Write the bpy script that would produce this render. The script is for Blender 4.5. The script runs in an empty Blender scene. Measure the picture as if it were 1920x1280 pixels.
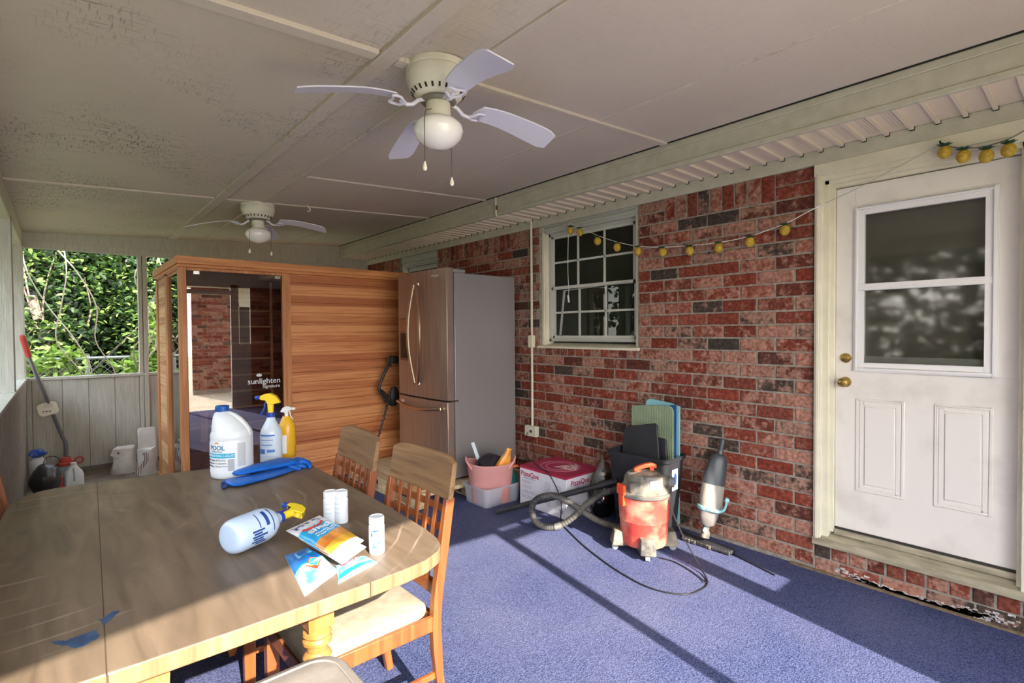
import bpy, bmesh, math, random
from mathutils import Vector, Matrix, Euler
random.seed(7)
sc = bpy.context.scene
COL = sc.collection
PI = math.pi
R = math.radians

# ---------------------------------------------------------------- camera
H = 1.5
YAW, PIT, ROL, FPX = 0.719465, 0.020579, -0.0070982, 967.2
fw = Vector((math.sin(YAW)*math.cos(PIT), math.cos(YAW)*math.cos(PIT), -math.sin(PIT)))
rt = Vector((math.cos(YAW), -math.sin(YAW), 0))
up = rt.cross(fw)
rt2 = rt*math.cos(ROL) + up*math.sin(ROL)
up2 = -rt*math.sin(ROL) + up*math.cos(ROL)
cam_d = bpy.data.cameras.new('camera'); cam = bpy.data.objects.new('camera', cam_d); COL.objects.link(cam)
cam.matrix_world = Matrix(((rt2.x, up2.x, -fw.x, 0), (rt2.y, up2.y, -fw.y, 0), (rt2.z, up2.z, -fw.z, H), (0, 0, 0, 1)))
cam_d.sensor_width = 36; cam_d.lens = FPX/1920*36; cam_d.clip_start = .05; cam_d.clip_end = 200
sc.camera = cam

# ---------------------------------------------------------------- world, sun, exposure
SUN_E, SKY_E, EXPO = 13.0, 3.9, 0.52
w = bpy.data.worlds.new('sky'); sc.world = w; w.use_nodes = True
nt = w.node_tree; nt.nodes.clear()
o_ = nt.nodes.new('ShaderNodeOutputWorld'); b_ = nt.nodes.new('ShaderNodeBackground')
tc_ = nt.nodes.new('ShaderNodeTexCoord'); sx_ = nt.nodes.new('ShaderNodeSeparateXYZ'); cr_ = nt.nodes.new('ShaderNodeValToRGB')
nt.links.new(tc_.outputs['Generated'], sx_.inputs[0]); nt.links.new(sx_.outputs['Z'], cr_.inputs[0])
cr_.color_ramp.elements[0].position = 0.0; cr_.color_ramp.elements[0].color = (1.0, .94, .86, 1)
cr_.color_ramp.elements[1].position = 0.5; cr_.color_ramp.elements[1].color = (.80, .88, 1.0, 1)
nt.links.new(cr_.outputs[0], b_.inputs['Color'])
# the sky is brighter on the sun's side
dt_ = nt.nodes.new('ShaderNodeVectorMath'); dt_.operation = 'DOT_PRODUCT'; dt_.inputs[1].default_value = (-.17, -.98, .1)
nm_ = nt.nodes.new('ShaderNodeVectorMath'); nm_.operation = 'NORMALIZE'; mr_ = nt.nodes.new('ShaderNodeMapRange')
nt.links.new(tc_.outputs['Generated'], nm_.inputs[0]); nt.links.new(nm_.outputs[0], dt_.inputs[0]); nt.links.new(dt_.outputs['Value'], mr_.inputs[0])
mr_.inputs[1].default_value = -1; mr_.inputs[2].default_value = 1; mr_.inputs[3].default_value = SKY_E*.45; mr_.inputs[4].default_value = SKY_E*2.1
nt.links.new(mr_.outputs[0], b_.inputs['Strength'])
nt.links.new(b_.outputs[0], o_.inputs[0])
KY, KX = 1.65, 0.28
sd = bpy.data.lights.new('sun', 'SUN'); sd.energy = SUN_E; sd.angle = R(0.5); sd.color = (1, .93, .82)
so = bpy.data.objects.new('sun', sd); COL.objects.link(so); so.location = (0, -6, 8)
so.rotation_euler = Vector((KX, KY, -1)).to_track_quat('-Z', 'Y').to_euler()
sc.view_settings.view_transform = 'Standard'; sc.view_settings.look = 'None'
sc.view_settings.gamma = 1; sc.view_settings.exposure = EXPO; sc.view_settings.use_curve_mapping = False

# ---------------------------------------------------------------- materials
def lin(h):
    h = h.lstrip('#'); v = [int(h[i:i+2], 16)/255 for i in (0, 2, 4)]
    return tuple((c/12.92 if c <= .04045 else ((c+.055)/1.055)**2.4) for c in v) + (1,)
MC = {}
def nd(t, k, **kw):
    n = t.nodes.new(k)
    for a, b in kw.items(): setattr(n, a, b)
    return n
def mat(name, col, rough=.6, metal=0, col2=None, scale=8, amt=1.0, bump=0, bscale=60, stretch=None, spec=.5, trans=0, coord='Object', lo=.35, hi=.65, detail=4, coat=0):
    if name in MC: return MC[name]
    m = bpy.data.materials.new(name); m.use_nodes = True; t = m.node_tree
    p = t.nodes['Principled BSDF']
    p.inputs['Base Color'].default_value = lin(col); p.inputs['Roughness'].default_value = rough
    p.inputs['Metallic'].default_value = metal; p.inputs['Specular IOR Level'].default_value = spec
    p.inputs['Coat Weight'].default_value = coat
    if trans: p.inputs['Transmission Weight'].default_value = trans
    if col2 or bump:
        tc = nd(t, 'ShaderNodeTexCoord'); mp = nd(t, 'ShaderNodeMapping')
        t.links.new(tc.outputs[coord], mp.inputs[0])
        if stretch: mp.inputs['Scale'].default_value = stretch
    if col2:
        n = nd(t, 'ShaderNodeTexNoise'); n.inputs['Scale'].default_value = scale; n.inputs['Detail'].default_value = detail
        t.links.new(mp.outputs[0], n.inputs['Vector'])
        r = nd(t, 'ShaderNodeValToRGB'); r.color_ramp.elements[0].position = lo; r.color_ramp.elements[1].position = hi
        r.color_ramp.elements[0].color = lin(col); r.color_ramp.elements[1].color = lin(col2)
        t.links.new(n.outputs['Fac'], r.inputs[0]); t.links.new(r.outputs[0], p.inputs['Base Color'])
    if bump:
        n2 = nd(t, 'ShaderNodeTexNoise'); n2.inputs['Scale'].default_value = bscale; n2.inputs['Detail'].default_value = 3
        t.links.new(mp.outputs[0], n2.inputs['Vector'])
        bp = nd(t, 'ShaderNodeBump'); bp.inputs['Strength'].default_value = bump; bp.inputs['Distance'].default_value = .01
        t.links.new(n2.outputs['Fac'], bp.inputs['Height']); t.links.new(bp.outputs[0], p.inputs['Normal'])
    MC[name] = m
    return m
def thin_glass(name, tint, refl=.25, rough=0.0):
    m = bpy.data.materials.new(name); m.use_nodes = True; t = m.node_tree; t.nodes.clear()
    o = nd(t, 'ShaderNodeOutputMaterial'); mx = nd(t, 'ShaderNodeMixShader'); tr = nd(t, 'ShaderNodeBsdfTransparent'); g = nd(t, 'ShaderNodeBsdfGlossy')
    tr.inputs[0].default_value = lin(tint); g.inputs['Roughness'].default_value = rough; mx.inputs[0].default_value = refl
    t.links.new(tr.outputs[0], mx.inputs[1]); t.links.new(g.outputs[0], mx.inputs[2]); t.links.new(mx.outputs[0], o.inputs[0])
    MC[name] = m; return m
def wood(name, c1, c2, c3, axis='Y', freq=1.0, rough=.5, plank=None, bump=.05, coat=0):
    """streaky grain along axis; optional plank=(axis index, width) gives each board its own tone"""
    m = bpy.data.materials.new(name); m.use_nodes = True; t = m.node_tree; p = t.nodes['Principled BSDF']
    p.inputs['Roughness'].default_value = rough; p.inputs['Coat Weight'].default_value = coat
    tc = nd(t, 'ShaderNodeTexCoord'); mp = nd(t, 'ShaderNodeMapping'); t.links.new(tc.outputs['Object'], mp.inputs[0])
    s = {'X': (1.2, 22, 22), 'Y': (22, 1.2, 22), 'Z': (22, 22, 1.2)}[axis]; mp.inputs['Scale'].default_value = [v*freq for v in s]
    n = nd(t, 'ShaderNodeTexNoise'); n.inputs['Scale'].default_value = 1.6; n.inputs['Detail'].default_value = 6; n.inputs['Distortion'].default_value = .6
    r = nd(t, 'ShaderNodeValToRGB'); e = r.color_ramp.elements; e[0].position = .3; e[0].color = lin(c1); e[1].position = .7; e[1].color = lin(c3)
    x = e.new(.5); x.color = lin(c2)
    if plank:
        ax, wd = plank; sp = nd(t, 'ShaderNodeSeparateXYZ'); t.links.new(tc.outputs['Object'], sp.inputs[0])
        dv = nd(t, 'ShaderNodeMath', operation='DIVIDE'); dv.inputs[1].default_value = wd; t.links.new(sp.outputs[ax], dv.inputs[0])
        fl = nd(t, 'ShaderNodeMath', operation='FLOOR'); t.links.new(dv.outputs[0], fl.inputs[0])
        wn = nd(t, 'ShaderNodeTexWhiteNoise', noise_dimensions='1D'); t.links.new(fl.outputs[0], wn.inputs['W'])
        ad = nd(t, 'ShaderNodeVectorMath', operation='ADD'); ml = nd(t, 'ShaderNodeVectorMath', operation='SCALE')
        t.links.new(wn.outputs['Color'], ml.inputs[0]); ml.inputs['Scale'].default_value = 60
        t.links.new(mp.outputs[0], ad.inputs[0]); t.links.new(ml.outputs[0], ad.inputs[1]); t.links.new(ad.outputs[0], n.inputs['Vector'])
        mm = nd(t, 'ShaderNodeMapRange'); mm.inputs[3].default_value = -.24; mm.inputs[4].default_value = .24; t.links.new(wn.outputs['Value'], mm.inputs[0])
        a2 = nd(t, 'ShaderNodeMath', operation='ADD'); t.links.new(n.outputs['Fac'], a2.inputs[0]); t.links.new(mm.outputs[0], a2.inputs[1]); t.links.new(a2.outputs[0], r.inputs[0])
    else:
        t.links.new(mp.outputs[0], n.inputs['Vector']); t.links.new(n.outputs['Fac'], r.inputs[0])
    t.links.new(r.outputs[0], p.inputs['Base Color'])
    if bump:
        bp = nd(t, 'ShaderNodeBump'); bp.inputs['Strength'].default_value = bump*4; bp.inputs['Distance'].default_value = .004
        t.links.new(n.outputs['Fac'], bp.inputs['Height']); t.links.new(bp.outputs[0], p.inputs['Normal'])
    MC[name] = m; return m

def brick_mat():
    m = bpy.data.materials.new('brick_faces'); m.use_nodes = True; t = m.node_tree; p = t.nodes['Principled BSDF']
    p.inputs['Roughness'].default_value = .85; p.inputs['Specular IOR Level'].default_value = .2
    g = nd(t, 'ShaderNodeNewGeometry'); tc = nd(t, 'ShaderNodeTexCoord')
    r = nd(t, 'ShaderNodeValToRGB'); r.color_ramp.interpolation = 'LINEAR'; e = r.color_ramp.elements
    stops = [(0, '#4a4039'), (.13, '#53463e'), (.18, '#653a2f'), (.4, '#843e2f'), (.6, '#934837'), (.78, '#7f4436'), (1, '#9c5847')]
    e[0].position = 0; e[0].color = lin(stops[0][1]); e[1].position = 1; e[1].color = lin(stops[-1][1])
    for q, c in stops[1:-1]: x = e.new(q); x.color = lin(c)
    t.links.new(g.outputs['Random Per Island'], r.inputs[0])
    # pale mortar smear, per-brick strength
    wn = nd(t, 'ShaderNodeTexWhiteNoise', noise_dimensions='1D'); t.links.new(g.outputs['Random Per Island'], wn.inputs['W'])
    n = nd(t, 'ShaderNodeTexNoise'); n.inputs['Scale'].default_value = 16; n.inputs['Detail'].default_value = 9; n.inputs['Roughness'].default_value = .7
    ofs = nd(t, 'ShaderNodeVectorMath', operation='SCALE'); t.links.new(wn.outputs['Color'], ofs.inputs[0]); ofs.inputs['Scale'].default_value = 20
    ad = nd(t, 'ShaderNodeVectorMath', operation='ADD'); t.links.new(tc.outputs['Object'], ad.inputs[0]); t.links.new(ofs.outputs[0], ad.inputs[1]); t.links.new(ad.outputs[0], n.inputs['Vector'])
    sh = nd(t, 'ShaderNodeMath', operation='MULTIPLY_ADD'); sh.inputs[1].default_value = .30; sh.inputs[2].default_value = -.12
    t.links.new(wn.outputs['Value'], sh.inputs[0])
    su = nd(t, 'ShaderNodeMath', operation='ADD'); t.links.new(n.outputs['Fac'], su.inputs[0]); t.links.new(sh.outputs[0], su.inputs[1])
    mr = nd(t, 'ShaderNodeMapRange'); mr.inputs[1].default_value = .5; mr.inputs[2].default_value = .62; mr.inputs[4].default_value = .72; t.links.new(su.outputs[0], mr.inputs[0])
    mx = nd(t, 'ShaderNodeMixRGB'); mx.inputs[2].default_value = lin('#c29480'); t.links.new(mr.outputs[0], mx.inputs[0]); t.links.new(r.outputs[0], mx.inputs[1])
    # fine dark speckle
    n3 = nd(t, 'ShaderNodeTexNoise'); n3.inputs['Scale'].default_value = 45; n3.inputs['Detail'].default_value = 5; t.links.new(tc.outputs['Object'], n3.inputs['Vector'])
    m3 = nd(t, 'ShaderNodeMapRange'); m3.inputs[1].default_value = .35; m3.inputs[2].default_value = .7; m3.inputs[3].default_value = .5; m3.inputs[4].default_value = 1.12; t.links.new(n3.outputs['Fac'], m3.inputs[0])
    mu = nd(t, 'ShaderNodeMixRGB', blend_type='MULTIPLY'); mu.inputs[0].default_value = 1; t.links.new(mx.outputs[0], mu.inputs[1]); t.links.new(m3.outputs[0], mu.inputs[2])
    t.links.new(mu.outputs[0], p.inputs['Base Color'])
    bp = nd(t, 'ShaderNodeBump'); bp.inputs['Strength'].default_value = .5; bp.inputs['Distance'].default_value = .006
    t.links.new(n3.outputs['Fac'], bp.inputs['Height']); t.links.new(bp.outputs[0], p.inputs['Normal'])
    return m
BRICK = brick_mat()
MORTAR = mat('mortar', '#857b70', .95, col2='#a39a8e', scale=30, bump=.5, bscale=120)
EFFLOR = mat('brick_salt_stain', '#cfc9c6', .95, col2='#b3a59f', scale=40, lo=.45, hi=.6)

def ceiling_mat():
    m = bpy.data.materials.new('ceiling_paint'); m.use_nodes = True; t = m.node_tree; p = t.nodes['Principled BSDF']
    p.inputs['Roughness'].default_value = .75; p.inputs['Specular IOR Level'].default_value = .25
    tc = nd(t, 'ShaderNodeTexCoord')
    n = nd(t, 'ShaderNodeTexNoise'); n.inputs['Scale'].default_value = 1.1; n.inputs['Detail'].default_value = 3; t.links.new(tc.outputs['Object'], n.inputs['Vector'])
    r = nd(t, 'ShaderNodeValToRGB'); e = r.color_ramp.elements; e[0].position = .3; e[0].color = lin('#c9bdb0'); e[1].position = .7; e[1].color = lin('#d2c6ba')
    t.links.new(n.outputs['Fac'], r.inputs[0])
    # mildew / cracked paint streaks near the outer side (small x)
    sp = nd(t, 'ShaderNodeSeparateXYZ'); t.links.new(tc.outputs['Object'], sp.inputs[0])
    mk = nd(t, 'ShaderNodeMapRange'); mk.inputs[1].default_value = .5; mk.inputs[2].default_value = -.2; mk.inputs[3].default_value = 0; mk.inputs[4].default_value = 1; t.links.new(sp.outputs['X'], mk.inputs[0])
    big = nd(t, 'ShaderNodeTexNoise'); big.inputs['Scale'].default_value = 1.5; big.inputs['Detail'].default_value = 4; t.links.new(tc.outputs['Object'], big.inputs['Vector'])
    b2 = nd(t, 'ShaderNodeMapRange'); b2.inputs[1].default_value = .42; b2.inputs[2].default_value = .66; t.links.new(big.outputs['Fac'], b2.inputs[0])
    fins = []
    for scl in ((9, 100, 1), (110, 14, 1)):
        mp = nd(t, 'ShaderNodeMapping'); mp.inputs['Scale'].default_value = scl; t.links.new(tc.outputs['Object'], mp.inputs[0])
        s = nd(t, 'ShaderNodeTexNoise'); s.inputs['Scale'].default_value = 1; s.inputs['Detail'].default_value = 4; t.links.new(mp.outputs[0], s.inputs['Vector'])
        q = nd(t, 'ShaderNodeMapRange'); q.inputs[1].default_value = .55; q.inputs[2].default_value = .66; t.links.new(s.outputs['Fac'], q.inputs[0]); fins.append(q)
    mxn = nd(t, 'ShaderNodeMath', operation='MAXIMUM'); t.links.new(fins[0].outputs[0], mxn.inputs[0]); t.links.new(fins[1].outputs[0], mxn.inputs[1])
    m1 = nd(t, 'ShaderNodeMath', operation='MULTIPLY'); t.links.new(mxn.outputs[0], m1.inputs[0]); t.links.new(mk.outputs[0], m1.inputs[1])
    m2 = nd(t, 'ShaderNodeMath', operation='MULTIPLY'); t.links.new(m1.outputs[0], m2.inputs[0]); t.links.new(b2.outputs[0], m2.inputs[1])
    m25 = nd(t, 'ShaderNodeMath', operation='MULTIPLY'); m25.inputs[1].default_value = .85; t.links.new(m2.outputs[0], m25.inputs[0])
    # faint fine cracks everywhere
    al = nd(t, 'ShaderNodeMath', operation='MULTIPLY'); al.inputs[1].default_value = .05; t.links.new(mxn.outputs[0], al.inputs[0])
    m3 = nd(t, 'ShaderNodeMath', operation='MAXIMUM'); t.links.new(m25.outputs[0], m3.inputs[0]); t.links.new(al.outputs[0], m3.inputs[1])
    mx = nd(t, 'ShaderNodeMixRGB'); mx.inputs[2].default_value = lin('#5b5148'); t.links.new(m3.outputs[0], mx.inputs[0]); t.links.new(r.outputs[0], mx.inputs[1])
    t.links.new(mx.outputs[0], p.inputs['Base Color'])
    return m
CEIL = ceiling_mat()
TRIM = mat('painted_trim', '#c9c4b2', .6, col2='#bdb8a5', scale=12, bump=.15, bscale=80)
TRIM_D = mat('painted_porch_wood', '#bcbcb1', .7, col2='#aeaea3', scale=14, stretch=(3, 3, .4), bump=.35, bscale=30)
SIDING = mat('siding_paint', '#b7b8ae', .75, col2='#a7a89d', scale=9, stretch=(6, 6, .5), bump=.45, bscale=30)
SIDING_L = mat('siding_paint_brown', '#a39c91', .8, col2='#8d857a', scale=9, stretch=(6, 6, .5), bump=.5, bscale=30)
DTRIM = mat('door_trim_cream', '#e3dcc3', .5, col2='#d6cfb8', scale=6)
DOORP = mat('door_white_paint', '#e8e1d7', .4, col2='#c8c0b5', scale=4, lo=.52, hi=.85, detail=8)
SOFFIT = mat('soffit_vinyl', '#e2d3c2', .5)
BLACK = mat('gap_black', '#14110f', .9)
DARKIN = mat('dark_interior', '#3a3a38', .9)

def carpet_mat():
    m = bpy.data.materials.new('blue_carpet'); m.use_nodes = True; t = m.node_tree; p = t.nodes['Principled BSDF']
    p.inputs['Roughness'].default_value = 1; p.inputs['Specular IOR Level'].default_value = .05
    tc = nd(t, 'ShaderNodeTexCoord')
    n = nd(t, 'ShaderNodeTexNoise'); n.inputs['Scale'].default_value = 170; n.inputs['Detail'].default_value = 2; t.links.new(tc.outputs['Object'], n.inputs['Vector'])
    r = nd(t, 'ShaderNodeValToRGB'); e = r.color_ramp.elements; e[0].position = .35; e[0].color = lin('#273051'); e[1].position = .66; e[1].color = lin('#5a6187')
    t.links.new(n.outputs['Fac'], r.inputs[0])
    n2 = nd(t, 'ShaderNodeTexNoise'); n2.inputs['Scale'].default_value = 1.6; n2.inputs['Detail'].default_value = 5; t.links.new(tc.outputs['Object'], n2.inputs['Vector'])
    m2 = nd(t, 'ShaderNodeMapRange'); m2.inputs[1].default_value = .3; m2.inputs[2].default_value = .7; m2.inputs[3].default_value = 0; m2.inputs[4].default_value = .22; t.links.new(n2.outputs['Fac'], m2.inputs[0])
    mx = nd(t, 'ShaderNodeMixRGB'); mx.inputs[2].default_value = lin('#8a8598'); t.links.new(m2.outputs[0], mx.inputs[0]); t.links.new(r.outputs[0], mx.inputs[1])
    t.links.new(mx.outputs[0], p.inputs['Base Color'])
    bp = nd(t, 'ShaderNodeBump'); bp.inputs['Strength'].default_value = .9; bp.inputs['Distance'].default_value = .006
    t.links.new(n.outputs['Fac'], bp.inputs['Height']); t.links.new(bp.outputs[0], p.inputs['Normal'])
    return m
CARPET = carpet_mat()
CONC = mat('concrete', '#8d8478', .9, col2='#6f675e', scale=6, bump=.3, bscale=90)
PATIO = mat('patio_concrete', '#c9bda6', .9, col2='#b3a68f', scale=3, bump=.2, bscale=60)

# ---------------------------------------------------------------- mesh helpers
class MB:
    def __init__(s): s.bm = bmesh.new(); s.mi = 0; s.mats = []
    def use(s, m):
        if m not in s.mats: s.mats.append(m)
        s.mi = s.mats.index(m); return s
    def _f(s, vs):
        try:
            f = s.bm.faces.new(vs); f.material_index = s.mi; return f
        except ValueError: return None
    def verts(s, pts, M=None):
        return [s.bm.verts.new((M @ Vector(p)) if M else Vector(p)) for p in pts]
    def box(s, x0, x1, y0, y1, z0, z1, M=None):
        v = s.verts([(x, y, z) for x in (x0, x1) for y in (y0, y1) for z in (z0, z1)], M)
        for q in ((0, 1, 3, 2), (4, 6, 7, 5), (0, 4, 5, 1), (2, 3, 7, 6), (0, 2, 6, 4), (1, 5, 7, 3)): s._f([v[i] for i in q])
        return s
    def hexa(s, p8):
        """8 points: bottom ring 4, top ring 4"""
        v = s.verts(p8)
        s._f([v[3], v[2], v[1], v[0]]); s._f(v[4:])
        for i in range(4): s._f([v[i], v[(i+1) % 4], v[4+(i+1) % 4], v[4+i]])
        return s
    def bar(s, a, b, w, d, upv=(0, 0, 1)):
        """rectangular bar from a to b, w across, d along up"""
        a, b = Vector(a), Vector(b); t = (b-a).normalized(); u = Vector(upv)
        x = t.cross(u)
        if x.length < 1e-4: x = t.cross(Vector((1, 0, 0)))
        x.normalize(); y = x.cross(t).normalized(); ring = [(-1, -1), (1, -1), (1, 1), (-1, 1)]
        P = [a + x*i*w/2 + y*j*d/2 for i, j in ring] + [b + x*i*w/2 + y*j*d/2 for i, j in ring]
        return s.hexa([tuple(p) for p in P])
    def loft(s, rings, cap0=True, cap1=True, closed=True):
        V = [s.verts(r) for r in rings]
        n = len(V[0])
        for a, b in zip(V, V[1:]):
            for i in range(n if closed else n-1): s._f([a[i], a[(i+1) % n], b[(i+1) % n], b[i]])
        if cap0: s._f(V[0][::-1])
        if cap1: s._f(V[-1])
        return s
    def cyl(s, a, b, r0, r1=None, n=20, caps=True):
        r1 = r0 if r1 is None else r1
        return s.tube([a, b], [r0, r1], n, caps)
    def tube(s, pts, r, n=10, caps=True, flat=1.0):
        pts = [Vector(p) for p in pts]; k = len(pts)
        rr = r if isinstance(r, (list, tuple)) else [r]*k
        rings = []; prev = None
        for i, p in enumerate(pts):
            t = (pts[min(i+1, k-1)] - pts[max(i-1, 0)]).normalized()
            if prev is None:
                u = Vector((0, 0, 1)) if abs(t.z) < .9 else Vector((1, 0, 0)); x = t.cross(u).normalized()
            else:
                x = (prev - t*prev.dot(t)).normalized()
            prev = x; y = t.cross(x)
            rings.append([p + (x*math.cos(2*PI*j/n) + y*math.sin(2*PI*j/n)*flat)*rr[i] for j in range(n)])
        return s.loft(rings, caps, caps)
    def lathe(s, prof, n=28, c=(0, 0, 0), sx=1, sy=1, M=None, caps=True):
        rings = []
        for r, z in prof:
            ring = [Vector((c[0]+max(r, 1e-4)*sx*math.cos(2*PI*j/n), c[1]+max(r, 1e-4)*sy*math.sin(2*PI*j/n), c[2]+z)) for j in range(n)]
            rings.append([M @ q for q in ring] if M else ring)
        return s.loft(rings, caps, caps)
    def prism(s, poly, z0, z1, M=None):
        a = [(x, y, z0) for x, y in poly]; b = [(x, y, z1) for x, y in poly]
        va, vb = s.verts(a, M), s.verts(b, M); n = len(poly)
        s._f(va[::-1]); s._f(vb)
        for i in range(n): s._f([va[i], va[(i+1) % n], vb[(i+1) % n], vb[i]])
        return s
    def ell(s, c, rx, ry, rz, n=16, m=10, M=None):
        return s.lathe([(math.sin(PI*i/m), -math.cos(PI*i/m)*rz) for i in range(m+1)], n, c, rx, ry, M)
    def build(s, name, m=None, parent=None, bev=0, seg=2, smooth=30, world=False, sub=0, recenter=True, solid=0):
        bm = s.bm
        bmesh.ops.remove_doubles(bm, verts=bm.verts, dist=1e-5)
        bmesh.ops.recalc_face_normals(bm, faces=bm.faces)
        off = Vector((0, 0, 0))
        if parent is not None and world:
            Mi = (Matrix.Translation(parent.location) @ parent.rotation_euler.to_matrix().to_4x4() @ Matrix.Diagonal((*parent.scale, 1))).inverted()
            bmesh.ops.transform(bm, matrix=Mi, verts=bm.verts)
        elif parent is None and recenter:
            xs = [v.co for v in bm.verts]
            off = Vector(((min(v.x for v in xs)+max(v.x for v in xs))/2, (min(v.y for v in xs)+max(v.y for v in xs))/2, min(v.z for v in xs)))
            bmesh.ops.translate(bm, verts=bm.verts, vec=-off)
        me = bpy.data.meshes.new(name); bm.to_mesh(me); bm.free()
        for mm in (s.mats or [m]): me.materials.append(mm)
        if smooth:
            for p in me.polygons: p.use_smooth = True
            try: me.set_sharp_from_angle(angle=R(smooth))
            except Exception: pass
        o = bpy.data.objects.new(name, me); COL.objects.link(o); o.location = off
        if parent is not None: o.parent = parent; o.location = (0, 0, 0)
        if solid: q = o.modifiers.new('thick', 'SOLIDIFY'); q.thickness = solid; q.offset = 0
        if bev: q = o.modifiers.new('bevel', 'BEVEL'); q.width = bev; q.segments = seg; q.limit_method = 'ANGLE'; q.angle_limit = R(40)
        if sub: q = o.modifiers.new('sub', 'SUBSURF'); q.levels = sub; q.render_levels = sub
        return o
def thing(name, label, cat, loc=(0, 0, 0), rz=0, group=None, rot=None, kind=None):
    o = bpy.data.objects.new(name, None); COL.objects.link(o); o.location = loc
    o.rotation_euler = rot or (0, 0, rz); o.empty_display_size = .1
    if kind: o['kind'] = kind
    if label: o['label'] = label
    if cat: o['category'] = cat
    if group: o['group'] = group
    return o
def tag(o, label, cat, group=None, kind=None):
    o['label'] = label; o['category'] = cat
    if group: o['group'] = group
    if kind: o['kind'] = kind
    return o
def struct(name, mb, m=None, **k):
    o = mb.build(name, m, **k); o['kind'] = 'structure'; return o
def dup(root, loc, rz, label, group=None, scale=None):
    r = root.copy(); COL.objects.link(r); r.location = loc; r.rotation_euler = (0, 0, rz); r['label'] = label
    if scale: r.scale = scale
    for ch in root.children:
        c = ch.copy(); COL.objects.link(c); c.parent = r
        for g in ch.children:
            d = g.copy(); COL.objects.link(d); d.parent = c
    return r
def spline(pts, n=8):
    P = [Vector(p) for p in pts]; P = [P[0]*2-P[1]] + P + [P[-1]*2-P[-2]]; out = []
    for i in range(1, len(P)-2):
        for k in range(n):
            t = k/n; a, b, c, d = P[i-1:i+3]
            out.append(.5*((2*b) + (-a+c)*t + (2*a-5*b+4*c-d)*t*t + (-a+3*b-3*c+d)*t**3))
    out.append(P[-2]); return out
def rrect(w, h, r, n=6, cx=0, cy=0):
    out = []
    for (sx, sy, a0) in ((1, 1, 0), (-1, 1, 90), (-1, -1, 180), (1, -1, 270)):
        for k in range(n+1):
            a = R(a0 + 90*k/n); out.append((cx + sx*(w/2-r) + r*math.cos(a), cy + sy*(h/2-r) + r*math.sin(a)))
    return out
def text_mesh(name, s, size, m, parent, M, ext=.0004, wrap=None, align='CENTER', bold=0):
    """lettering as a thin mesh; wrap(x,y,z)->local point bends it over a curved face"""
    cu = bpy.data.curves.new(name, 'FONT'); cu.body = s; cu.size = size; cu.align_x = align; cu.align_y = 'CENTER'; cu.extrude = ext; cu.offset = bold; cu.resolution_u = 3
    t = bpy.data.objects.new(name, cu); COL.objects.link(t)
    dg = bpy.context.evaluated_depsgraph_get(); me = bpy.data.meshes.new_from_object(t.evaluated_get(dg))
    bpy.data.objects.remove(t); bpy.data.curves.remove(cu)
    for v in me.vertices:
        v.co = Vector(wrap(*v.co)) if wrap else M @ v.co
    me.materials.clear(); me.materials.append(m); me.name = name
    o = bpy.data.objects.new(name, me); COL.objects.link(o); o.parent = parent
    return o
def frame(origin, xdir, ydir):
    x = Vector(xdir).normalized(); y = Vector(ydir).normalized(); z = x.cross(y)
    return Matrix(((x.x, y.x, z.x, origin[0]), (x.y, y.y, z.y, origin[1]), (x.z, y.z, z.z, origin[2]), (0, 0, 0, 1)))

WX = 3.51      # brick face
XL = -0.27     # inner face of outer half wall
YF = 7.30      # far wall
YN = -0.90     # near wall
def ceil_z(x): return 2.745 - .058*(3.07-x)
# ================================================================ SETTING
# ---- floor
f = MB(); f.box(XL-.14, WX+.05, YN-.12, YF+.12, -.12, 0); struct('floor', f, CARPET)
f = MB(); f.box(XL+.004, 2.0, 6.15, YF-.002, .0005, .004); o = struct('trim_1', f, CONC)   # bare slab past the carpet edge
# ---- ceiling (sloping boards)
x0, x1 = XL-.95, 3.09  # outer eave widened, out of view, to shade the left posts
def slab(mb, xa, xb, ya, yb, t0, t1):
    """piece hugging the sloping ceiling, from t0 below to t1 above its face"""
    p = []
    for z in (-t0, t1):
        p += [(xa, ya, ceil_z(xa)+z), (xb, ya, ceil_z(xb)+z), (xb, yb, ceil_z(xb)+z), (xa, yb, ceil_z(xa)+z)]
    mb.hexa(p)
c = MB(); slab(c, x0, x1, YN-.2, YF+.35, 0, .12); struct('ceiling', c, CEIL)
n = 2
def cbat(xa, xb, ya, yb, t=.012):
    global n
    b = MB(); slab(b, xa, xb, ya, yb, t, .002); struct('trim_%d' % n, b, CEIL, bev=.003); n += 1
cbat(.985, 1.06, YN, YF, .02); cbat(1.335, 1.375, YN, YF, .012)
cbat(2.345, 2.375, YN, YF, .004)
cbat(XL, .98, 1.905, 1.965, .018); cbat(1.065, 1.33, 1.905, 1.965, .018); cbat(1.38, 3.06, 1.91, 1.955, .014)
cbat(1.38, 3.06, 3.85, 3.88, .012)
cbat(XL, .98, 4.85, 4.885, .012); cbat(1.065, 3.06, 4.85, 4.885, .012)
b = MB(); slab(b, 1.377, 1.383, YN, YF, .003, .001); struct('trim_%d' % n, b, BLACK, smooth=0); n += 1
b = MB(); slab(b, 3.060, 3.0685, YN, YF, .005, .001); struct('trim_%d' % n, b, BLACK, smooth=0); n += 1
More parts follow.
